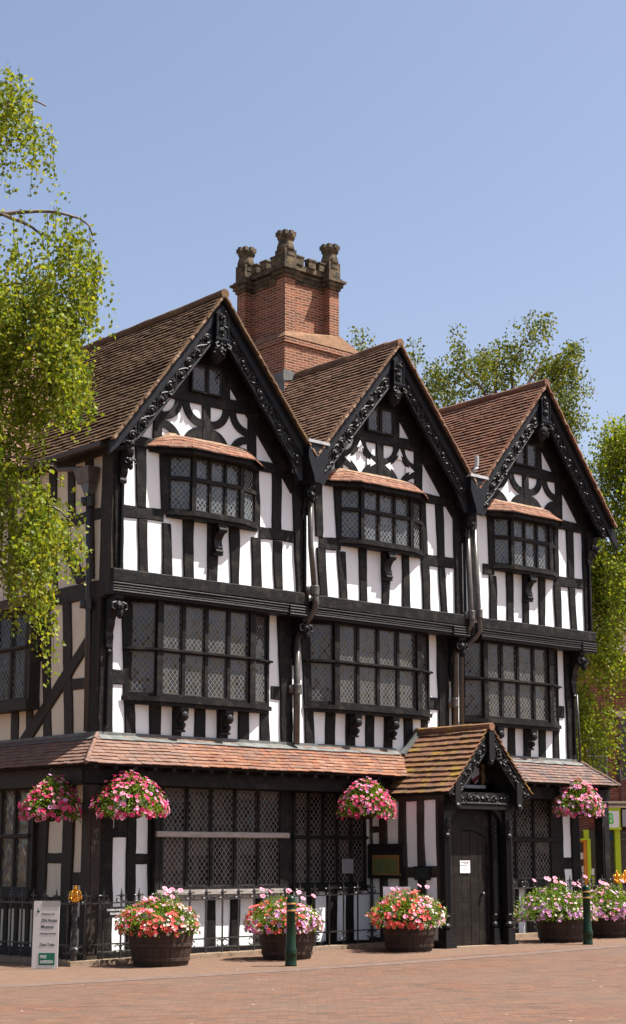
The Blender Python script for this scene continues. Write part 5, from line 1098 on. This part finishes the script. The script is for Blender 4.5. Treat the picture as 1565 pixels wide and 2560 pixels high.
def tub(x, y, r_, h, label, cols, rx, rz, nleaf, seed, sprigs=0, scol='pink'):
    z0 = GZ(x)+.004; t = thing('barrel_planter', label, 'flower tub', (x, y, z0), 'barrel planters in front of the house')
    mb = MB(); prof = [(r_*.84, 0), (r_*.92, h*.3), (r_*.98, h*.6), (r_*1.03, h*.92), (r_*1.04, h), (r_*.98, h), (r_*.97, h-.05)]
    mb.lathe((x, y, z0), prof, 36, 0, uvs=True); mb.build('tub', 'barrel', t, smooth=False)
    for f, k in ((.16, .885), (.52, .965), (.88, 1.025)):
        hb = MB(); hb.lathe((x, y, z0), [(r_*k+.002, h*f-.025), (r_*k+.009, h*f-.022), (r_*k+.013, h*f+.022), (r_*k+.004, h*f+.025)], 36); hb.build('hoop', 'hoop', t)
    sb = MB(); sb.lathe((x, y, z0), [(r_*.97, h-.06), (.02, h-.04)], 24); sb.build('soil', 'soil', t)
    flower_mass(t, (x, y, z0+h-.02), rx, rz, .24, cols, int(nleaf*1.5), seed, sprigs, scol, leafout=1.14, side=True)
    return t
tub(.65, -1.04, .50, .60, 'large barrel planter of coral, pink and white flowers, nearest the museum sign', [('coral', 202, .5), ('pink', 81, .5), ('white_fl', 202, .55)], .60, .34, 1900, 11, 9, 'pink')
tub(2.92, -1.38, .46, .56, 'barrel planter of coral flowers over trailing lilac, half behind the green bollard', [('coral', 162, .5), ('lilac', 175, .5), ('white_fl', 121, .6), ('pink', 54, .5)], .62, .33, 1800, 22, 9, 'pink')
tub(5.60, -1.47, .46, .56, 'barrel planter of red-coral and pink flowers just left of the porch', [('coral', 229, .45), ('pink', 94, .55), ('white_fl', 148, .6)], .47, .33, 1700, 33, 5, 'pink')
tub(9.36, -1.66, .48, .52, 'barrel planter of lilac flowers under feathery green leaves, right of the door', [('lilac', 126, .45), ('white_fl', 155, .5), ('pink', 58, .5)], .72, .44, 2600, 44, 12, 'pink')
tub(11.12, -1.36, .48, .5, 'barrel planter of lilac flowers at the far right, beyond the farther bollard', [('lilac', 145, .45), ('white_fl', 87, .5), ('pink', 58, .5)], .62, .38, 2000, 55, 6, 'pink')
def basket(x, y, z, r_, label, cols, seed, hook, bri=1):
    t = thing('hanging_basket', label, 'hanging basket', (x, y, z), 'hanging baskets under the pent roof')
    mb = MB(); mb.lathe((x, y, z), [(.05, -.2), (.14, -.17), (.2, -.07), (.22, .0), (.2, .0)], 16); mb.build('bowl', 'soil', t)
    mb = MB()
    for k in range(3):
        a = k*2.09+.4; mb.tube([(x+.24*math.cos(a), y+.24*math.sin(a), z), (x, y, hook-.06)], .006, 4)
    mb.tube([(x, y, hook-.08), (x, y, hook)], .008, 5); mb.build('chain', 'pipe_dark', t)
    flower_mass(t, (x, y, z+.02), r_*1.08, .40, .42, cols, 2700, seed, 0, rflow=.040, cone=.5, leafout=1.03)
BC = [('magenta', 230, .42), ('pink', 85, .5), ('lilac', 26, .5)]
basket(-.42, .58, 2.40, .46, 'hanging basket of pink petunias in shade on the left side of the house', BC, 71, 3.05)
basket(.50, -.42, 2.44, .50, 'sunlit hanging basket of bright pink petunias beside the left corner post', BC, 72, 3.04)
basket(5.60, -.42, 2.52, .44, 'hanging basket of pink petunias in front of the middle window by the porch', BC, 73, 3.06)
basket(11.46, -.42, 2.66, .44, 'hanging basket of mixed pale pink petunias near the right corner post', [('pink', 202, .45), ('magenta', 80, .5), ('lilac', 94, .5)], 74, 3.08)

# ================================================================== BOLLARDS
def bollard(x, y, label):
    z0 = GZ(x)+.003; t = thing('bollard', label, 'bollard', (x, y, z0), 'green bollards with gold bands')
    mb = MB(); mb.lathe((x, y, z0), [(.092, 0), (.092, .02), (.088, .03), (.086, .16), (.092, .17), (.095, .19), (.09, .205), (.093, .22), (.09, .24), (.076, .27), (.066, .80), (.072, .81), (.072, .825), (.066, .835), (.066, .90), (.072, .91), (.072, .93), (.067, .94), (.066, .985), (.058, 1.01), (.035, 1.035), (.005, 1.045)], 28)
    o = mb.build('post', 'green', t, smooth=True)
    for z in (.818, .92): 
        b = MB(); b.lathe((x, y, z0), [(.0725, z-.012), (.0745, z-.008), (.0745, z+.008), (.0725, z+.012)], 28); b.build('gold_band', 'band', t)
bollard(1.86, -2.72, 'dark green bollard with gold bands, nearer one in front of the second tub')
bollard(8.92, -2.65, 'dark green bollard with gold bands, farther one right of the porch')

# ================================================================== SIGNS
def fit_text(name, body, x, y, wid, hei, T, m, parent):
    o = textobj(name, body, 1.0, Matrix.Identity(4), m, parent); me = o.data
    off = wloc(parent); xs_ = [v.co.x+off.x for v in me.vertices]; ys_ = [v.co.y+off.y for v in me.vertices]; zs_ = [v.co.z+off.z for v in me.vertices]
    for v in me.vertices:
        q = v.co+off; v.co = T @ Vector((x+(q.x-min(xs_))/(max(xs_)-min(xs_))*wid, y+(q.y-min(ys_))/(max(ys_)-min(ys_))*hei, q.z))-off
    return o
def frame(o, x, n_):      # plane matrix: local x along x, local z along normal
    x = Vector(x).normalized(); n_ = Vector(n_).normalized(); y = n_.cross(x); mtx = Matrix((x, y, n_)).transposed().to_4x4(); mtx.translation = Vector(o); return mtx
sgn = Vector((-1.02, -.36, GZ(-1)+.004)); n_ = (-FWD+Vector((0, 0, .05))).normalized()
T = frame(sgn, RGT, n_)
sg_ = thing('museum_sign', 'white free-standing sign panel reading Old House Museum with a green box', 'sign', sgn)
mb = MB(); sw, sh = .195, 1.0; pts = []
for cx_, cy_, a0 in ((sw-.02, sh-.02, 0), (-sw+.02, sh-.02, 90), (-sw+.02, .02, 180), (sw-.02, .02, 270)):
    for k in range(5): a = rad(a0+k*22.5); pts.append((cx_+.02*math.cos(a), cy_+.02*math.sin(a)))
mb.prism([T @ Vector((a, b, 0)) for a, b in pts], -n_*.03); mb.build('panel', 'white_sign', sg_, fix=True)
mb = MB(); mb.obox(T @ Vector((-.15, 0, -.03)), RGT*.3, -FWD*-.22, Vector((0, 0, .02))); mb.obox(T @ Vector((-.012, .0, -.03)), RGT*.024, FWD*.2, Vector((0, 0, .02))); mb.build('foot', 'pipe_dark', sg_, fix=True)
def rect(x0, x1, y0, y1, m, name, d=.0025, par=None):
    mb = MB(); mb.obox(T @ Vector((x0, y0, .0004)), T.to_3x3() @ Vector((x1-x0, 0, 0)), T.to_3x3() @ Vector((0, y1-y0, 0)), T.to_3x3() @ Vector((0, 0, d))); return mb.build(name, m, par or sg_, fix=True)
k_ = .39/328.; X_ = lambda px: (px-265)*k_; Y_ = lambda py: (1183-py)*k_*.985
rect(X_(215), X_(440), Y_(402), Y_(330), mat('grey_tape', (.30,.29,.27), .7), 'tape')
gbx = rect(X_(187), X_(392), Y_(1138), Y_(985), 'sign_green', 'green_box')
for body, x0, x1, y0, y1, m in (('Welcome to the', 207, 372, 505, 482, 'ink'), ('Old House', 205, 404, 598, 550, 'ink'), ('Museum', 205, 365, 678, 632, 'ink'), ('Heritage Services', 196, 396, 758, 728, 'ink'), ('Open Today', 194, 386, 908, 862, 'ink')):
    fit_text('lettering', body, X_(x0), Y_(y0), (x1-x0)*k_, (y0-y1)*k_, T, m, sg_)
T2 = frame(T @ Vector((0, 0, .003)), RGT, n_)
fit_text('lettering', 'FREE', X_(207), Y_(1052), 78*k_, 38*k_, T2, 'white', gbx); fit_text('lettering', 'ADMISSION', X_(205), Y_(1115), 165*k_, 38*k_, T2, 'white', gbx)
mb = MB()
for q in (((140, 470), (160, 440), (175, 455), (165, 475)), ((150, 440), (155, 415), (165, 435)), ((150, 465), (186, 460), (175, 476), (150, 478))): mb.prism([T @ Vector((X_(a), Y_(b), .001)) for a, b in q], n_*.002)
mb.build('emblem', 'sign_green', sg_, fix=True)
# notice on the railing
T = frame((.26, -.17, GZ(.4)+.71), (1, 0, 0), (0, -1, 0)); n_ = Vector((0, -1, 0))
nt_ = thing('notice_plate', 'small black plate on the railing reading Parking of Bicycles Prohibited', 'notice', (.46, -.16, GZ(.4)+.71))
mb = MB(); mb.box(.20, .63, -.166, -.150, GZ(.4)+.70, GZ(.4)+.87); mb.build('plate', 'board_black', nt_)
T = frame((.20, -.1665, GZ(.4)+.70), (1, 0, 0), (0, -1, 0))
fit_text('lettering', 'PARKING OF BICYCLES', .03, .105, .37, .03, T, 'white', nt_); fit_text('lettering', 'PROHIBITED', .09, .045, .25, .035, T, 'white', nt_)
# notice case on the porch side wall
mk = lambda y0, y1, z0, z1, x0, x1: (x0, x1, y0, y1, z0, z1)
nb = thing('notice_case', 'black framed notice case with a green and gold sheet on porch side wall', 'notice board', (6.40, -.06, 1.27))
mb = MB(); mb.box(6.385, 6.44, -.53, .40, 1.27, 1.89); mb.build('case', 'board_black', nb)
mb = MB(); mb.box(6.376, 6.386, -.43, .27, 1.33, 1.69); b_ = mb.build('gold_border', 'brass', nb)
mb = MB(); mb.box(6.371, 6.377, -.39, .23, 1.36, 1.62); mb.build('green_sheet', mat('green_map_sheet', rough=.7, spec=.2, build=lambda t: t.col(t.ramp(t.noise(t.pos(), 3.5, 4), [(.35, (.06,.10,.035)), (.55, (.13,.14,.05)), (.75, (.05,.12,.07))]))), nb)
mb = MB(); mb.box(6.365, 6.386, -.47, -.455, 1.32, 1.36); mb.build('lock', 'brass', nb)
for v in range(3): pass
pq = thing('wall_plaque', 'small plain dark plaque on the porch side wall near the door', 'plaque', (6.41, -1.0, 1.25))
mb = MB(); mb.box(6.395, 6.44, -1.18, -.80, 1.25, 1.49); mb.build('plate', 'board_black', pq); mb = MB(); mb.box(6.39, 6.396, -1.15, -.83, 1.28, 1.46); mb.build('face', mat('dark_green_face', (.018,.026,.024), .35), pq)
ws = thing('white_board', 'white board on a stake among the flowers left of the porch', 'sign', (5.75, -1.02, GZ(5.7)))
mb = MB(); wb = [W_ for W_ in ()]; c0 = Vector((5.75, -1.02, 0)); mb.obox(c0-RGT*.24+Vector((0, 0, .84)), RGT*.48, FWD*.02, Vector((0, 0, .30))); mb.build('board', 'paper', ws, fix=True)
mb = MB(); mb.box(5.73, 5.77, -1.0, -.97, .06, .95); mb.build('stake', 'barrel', ws)
pp_ = thing('paper_notice', 'white printed paper notice pinned to the dark plank door', 'notice', (7.2, -1.28, 1.37))
mb = MB(); mb.box(7.08, 7.34, -1.285, -1.2815, 1.37, 1.59); mb.build('sheet', 'paper', pp_)
mb = MB()
for z, a, b in ((1.565, 7.12, 7.32), (1.55, 7.09, 7.35), (1.535, 7.17, 7.30), (1.51, 7.08, 7.35), (1.495, 7.08, 7.27)): 
    x = a
    while x < b: d = R.uniform(.012, .04); mb.box(x, min(b, x+d), -1.2865, -1.2855, z, z+.007); x += d+.008
mb.ball((7.22, -1.286, 1.43), .009, 6); mb.build('print', 'ink', pp_)
wp = thing('paper_notice', 'white sheet inside the lower leaded window left of the porch', 'notice', (5.8, .385, 1.4))
mb = MB(); mb.box(5.72, 6.0, .376, .379, 1.36, 1.62); mb.build('sheet', mat('sheet_behind_glass', (.22,.22,.24), .5), wp)

# ================================================================== TREES
def in_poly(x, y, P):
    c = False; j = len(P)-1
    for i in range(len(P)):
        if (P[i][1] > y) != (P[j][1] > y) and x < (P[j][0]-P[i][0])*(y-P[i][1])/(P[j][1]-P[i][1])+P[i][0]: c = not c
        j = i
    return c
def strand(vs, fs, tw, p, L, rr, ls, gap, spread, drift):
    n = max(2, int(L/gap)); ph = rr.uniform(0, 6); pts = []
    for k in range(n+1):
        t = k/n; q = p+drift*(math.sin(t*1.5)*.22*L)+Vector((math.sin(ph+t*5)*.02*L, math.cos(ph+t*4)*.02*L, -L*t)); pts.append(q)
        for j in range(rr.choice((1, 2, 2, 3))):
            o = Vector((rr.gauss(0, spread), rr.gauss(0, spread), rr.uniform(-gap, gap))); d = Vector((rr.uniform(-.8, .8), rr.uniform(-.8, .8), rr.uniform(-1.3, .35))); s_ = ls*rr.uniform(.7, 1.2)
            leaf_quad(vs, fs, q+o, d, s_*.74, s_, rr)
    if tw is not None and n > 3: tw.tube(pts[::max(1, n//4)], .004, 3, cap=False)
def make_tree(name, label, D, masses, singles, limbs, base, trunk_r, top, lm, ls, gap, spread, lenr, depth, seed, extra=None, cat='tree', cull=1.0, clump=2.2, sprd=.14, lsh=0.0, gapn=-.12):
    rr = random.Random(seed); bp = W(base[0], base[1], 0); bp.z = GZ(bp.x); t = thing(name, label, cat, bp, None); vs, fs = [], []; tw = MB()
    tr = MB(); tp = W(top[0], top[1], top[2]); pts = [bp.lerp(tp, k/10)+Vector((math.sin(k*1.3+seed)*.10, math.cos(k*.9+seed)*.10, 0))*min(1, k) for k in range(11)]; tr.tube(pts, [trunk_r*(1-.85*(k/10)) for k in range(11)], 12)
    for b in limbs:
        dd = rr.uniform(-.1, .1)*depth if D < 30 else rr.uniform(-.35, .35)*depth; q = [W(l, D+dd*min(1, k/3), z) for k, (l, z) in enumerate(b)]
        j = min(pts, key=lambda u: abs(u.z-(q[0].z-.8))); q = [j]+q; n = len(q); r0 = .03 if D < 30 else .07; tr.tube(q, [r0*(1-.8*k/(n-1))+.003 for k in range(n)], 6)
    for cnt, P in masses:      # sprays: several hanging strands that share an anchor, with gaps between sprays
        x0, x1 = min(a for a, b in P), max(a for a, b in P); z0, z1 = min(b for a, b in P), max(b for a, b in P); k = 0; tries = 0; m_ = 6
        while k < cnt*cull and tries < 4000:
            tries += 1; l, z = rr.uniform(x0, x1), rr.uniform(z0, z1)
            if not in_poly(l, z, P): continue
            if noise.noise((l*clump, z*clump*.7, seed*1.7)) < gapn and rr.random() < .9: continue
            dd = rr.gauss(0, .5)*depth; ln = rr.uniform(*lenr); a0 = rr.uniform(0, 6.28)
            for q in range(m_):
                k += 1; a = a0+q*6.28/m_; r_ = abs(rr.gauss(0, 1))*sprd; L = ln*rr.uniform(.45, 1.25)
                p = W(l+lsh+math.cos(a)*r_, D+dd+math.sin(a)*r_, z+rr.uniform(-.08, .08)+L*.15); strand(vs, fs, tw if k % 3 == 0 else None, p, L, rr, ls, gap, spread, Vector((math.cos(a)*RGT.x, math.cos(a)*RGT.y, 0))*.5)
    if D < 30:
        for b in limbs:
            for (l0, z0_), (l1, z1_) in zip(b[1:], b[2:]):
                n = max(1, int(math.hypot(l1-l0, z1_-z0_)/.10))
                for k in range(n):
                    t_ = k/n
                    if rr.random() < .7: strand(vs, fs, tw, W(l0+(l1-l0)*t_, D+rr.gauss(0, .08), z0_+(z1_-z0_)*t_+.02), rr.uniform(.12, .55), rr, ls, gap, spread*.8, Vector((rr.uniform(-.2, .2), rr.uniform(-.2, .2), 0)))
    for l, z, L in singles: strand(vs, fs, tw, W(l, D+rr.gauss(0, .3)*depth, z), max(.08, L), rr, ls, gap*.8, spread*.6, Vector((rr.uniform(-.2, .2), rr.uniform(-.2, .2), 0)))
    if extra:
        cl, cz, rl, rz_, cnt, lims = extra
        k = 0
        while k < cnt:
            a, b, c_ = rr.uniform(-1, 1), rr.uniform(-1, 1), rr.uniform(-1, 1)
            if a*a+b*b+c_*c_ > 1: continue
            l = cl+a*rl
            if not (lims[0] < l < lims[1]): continue
            k += 1; strand(vs, fs, None, W(l, D+b*rl, cz+c_*rz_), rr.uniform(*lenr), rr, ls*1.15, gap*1.2, spread*1.3, Vector((rr.uniform(-.4, .4), rr.uniform(-.4, .4), 0)))
        for k in range(9):
            a = k*.7; q = pts[4+k//2]; e = q+FWD*math.sin(a)*rl*.6+RGT*math.cos(a)*rl*.6+Vector((0, 0, 1.2)); tr.tube([q, q.lerp(e, .5)+Vector((0, 0, .4)), e], [trunk_r*.3, trunk_r*.18, .01], 6)
    tr.build('trunk', 'bark', t, smooth=True); tw.build('twigs', 'twig', t, kind='stuff'); cr = build_leaves('crown', vs, fs, lm, t)
    print(name, len(fs), 'leaves'); return t
make_tree('birch_tree', 'weeping birch with bright yellow-green leaves hanging in front of the left side wall', 20., NEAR_M, NEAR_S, NEAR_B, (-5.6, 20.3), .19, (-5.3, 20.2, 11.0), 'birch_near', .064, .044, .042, (.35, 1.0), 1.0, 5, cull=1.08, clump=2.3, sprd=.10, lsh=-.10, gapn=-.05, extra=(-5.7, 7.7, 2.3, 3.7, 1000, (-9, -4.0)))
make_tree('birch_tree', 'tall thin-crowned birch showing above the roofs behind the right gables', 48., BACK_M, [], BACK_B, (5.6, 48.), .28, (5.4, 48., 16.2), 'birch_back', .10, .075, .085, (.3, .8), 1.6, 6, cull=1.35, clump=1.3, sprd=.22)
make_tree('birch_tree', 'weeping birch with long trailing curtain right of the house by the brick building', 45., RIGHT_M, [], [], (8.6, 45.5), .24, (8.8, 45.2, 12.6), 'birch_right', .10, .075, .085, (.7, 1.8), 1.4, 8, cull=1.45, clump=1.1, sprd=.22)

# ================================================================== BRICK BUILDING WITH SHOP
D = 54.; K = 4289/D
BL = lambda px: (px-782.5)/K; BZ = lambda py: 1.6+(2150-py)/K
bb = thing('brick_building', 'red brick building with a lime-green shopfront at the right edge', 'building', W(BL(1600), D, .18))
def bx(mb, px0, px1, py0, py1, d0, d1, mi=0):
    l0, l1, z0, z1 = BL(px0), BL(px1), BZ(py1), BZ(py0); mb.hexa([W(l0, D+d0, z0), W(l1, D+d0, z0), W(l1, D+d1, z0), W(l0, D+d1, z0), W(l0, D+d0, z1), W(l1, D+d0, z1), W(l1, D+d1, z1), W(l0, D+d1, z1)], mi)
mb = MB(); bx(mb, 1380, 1476, 1640, 2012, 0, 8); bx(mb, 1530, 1556, 1640, 2012, 0, 8); bx(mb, 1476, 1530, 1640, 1822, 0, 8); bx(mb, 1476, 1530, 1962, 2012, 0, 8); bx(mb, 1556, 1625, 1640, 1782, 0, 8); bx(mb, 1625, 2300, 1640, 2012, 0, 8); bx(mb, 1556, 1625, 1950, 2012, 0, 8); bx(mb, 1480, 2300, 1822, 2290, .4, 8)
mb.build('wall', 'brick_far', bb)
def bwin(px0, px1, py0, py1):
    mb = MB(); w_ = 3.2
    for a in ((px0, px0+w_, py0, py1), (px1-w_, px1, py0, py1), (px0, px1, py0, py0+w_), (px0, px1, py1-w_, py1), (px0, px1, (py0+py1)/2-1.6, (py0+py1)/2+1.6)): bx(mb, *a, .12, .2)
    f = mb.build('window', mat('white_sash', (.55,.55,.57), .5), bb); g_ = MB(); bx(g_, px0, px1, py0, py1, .2, .24); g_.build('pane', 'shopglass', f)
bwin(1476, 1530, 1822, 1962); bwin(1556, 1625, 1794, 1950)
mb = MB(); bx(mb, 1551, 1630, 1779, 1795, -.06, .1); mb.build('lintel', 'cream', bb)
mb = MB(); bx(mb, 1380, 2300, 2006, 2011, -.35, .3); bx(mb, 1380, 2300, 2017, 2022, -.28, .3); mb.build('cornice', 'cream', bb); mb = MB(); bx(mb, 1380, 2300, 2011, 2017, -.3, .3); mb.build('cornice_lead', 'lead', bb)
mb = MB(); p0, p1 = W(BL(1559.5), D-.07, BZ(2005)), W(BL(1559.5), D-.07, BZ(1795)); mb.tube([p0, p1], .05, 8); mb.build('downpipe', mat('red_brown_pipe', (.10,.03,.025), .4), bb)
mb = MB(); q = W(BL(1553), D-.02, BZ(1925)); mb.tube([q+Vector((0, 0, .3)), q-Vector((0, 0, .35))], .06, 6); mb.tube([q, q-FWD*.3, q-FWD*.45-Vector((0, 0, .4))], .03, 6); mb.build('lamp_bracket', 'pipe_dark', bb)
rt = MB(); O = W(BL(1380), D-.3, BZ(1640)); V = (FWD*.75+Vector((0, 0, .66))).normalized(); tiles(rt, O, RGT, V, lambda v: 0, lambda v: 12., 5.2, .2, .25, .03, 90); rt.build('roof', 'tile_grey', bb)
mb = MB(); mb.prism([O-Vector((0, 0, .02)), O+RGT*12-Vector((0, 0, .02)), O+RGT*12+V*5.2-Vector((0, 0, .02)), O+V*5.2-Vector((0, 0, .02))], (0, 0, -.1)); mb.build('roof_boarding', 'dark', bb)
# shopfront
mb = MB(); bx(mb, 1440, 1548, 2078, 2285, .15, .2); shop = mb.build('shop_window', 'shopglass', bb)
mb = MB(); bx(mb, 1505, 1547, 2030, 2071, -.3, .1); sp = mb.build('shop_sign', mat('sign_face', (.75,.72,.72), .5), bb)
mb = MB(); bx(mb, 1503, 1552, 2022.5, 2030, -.26, .12); bx(mb, 1503, 1552, 2071, 2076, -.36, .12); bx(mb, 1547, 1552, 2030, 2071, -.2, .12); mb.build('sign_border', 'lime', sp)
T = frame(W(BL(1522), D-.305, BZ(2062)), RGT, -FWD); fit_text('letter', 'B', 0, 0, 11.5/K, 27/K, T, mat('bright_green', (.05,.55,.03), .5), sp)
mb = MB(); bx(mb, 1538, 1551, 2076, 2285, -.12, .15); mb.build('pilaster', 'lime', shop); mb = MB(); bx(mb, 1461, 1473, 2076, 2098, -.1, .15); bx(mb, 1467, 1476, 2098, 2290, -.14, .15); bx(mb, 1452, 1472, 2097, 2101.5, -.2, .1); mb.build('door_frame', 'lime', shop); mb = MB(); bx(mb, 1460, 1467, 2101.5, 2290, -.1, .15); bx(mb, 1452, 1460, 2101.5, 2106, -.1, .15); mb.build('door_edge', 'orange', shop)
for a, m_, n2 in (((1453, 1460, 2132, 2148), 'paper', 'poster'), ((1455, 1462, 2165, 2180), 'paper', 'poster'), ((1456, 1463, 2182, 2195), 'paper', 'poster'), ((1456, 1463, 2198, 2212), 'paper', 'poster'), ((1476, 1486, 2171, 2187), 'paper', 'poster'), ((1476, 1486, 2190, 2208), 'lime', 'poster'), ((1478, 1487, 2208, 2216), 'blue', 'poster'), ((1524, 1536, 2085, 2103), 'blue', 'poster'), ((1532, 1541, 2178, 2192), 'sign_green', 'poster')):
    mb = MB(); bx(mb, *a, .09, .12); mb.build(n2, m_, shop)
sh = MB(); bx(sh, 1552, 2300, 2076, 2290, .2, .24); shu = sh.build('shop_shutter', mat('shutter_back', (.06,.045,.038), .6), bb)
mb = MB()
for k in range(60): bx(mb, 1552+k*2.6, 1552.6+k*2.6, 2078, 2285, .12, .16)
for k in range(13): bx(mb, 1552, 1712, 2082+k*17, 2083+k*17, .1, .15)
mb.build('grille', mat('grille_metal', (.25,.2,.18), .5), shu)
mb = MB(); bx(mb, 1557, 1640, 2026, 2068, -.2, .1); mb.build('shop_sign', mat('pale_grey_fascia', (.33,.32,.34), .5), bb)
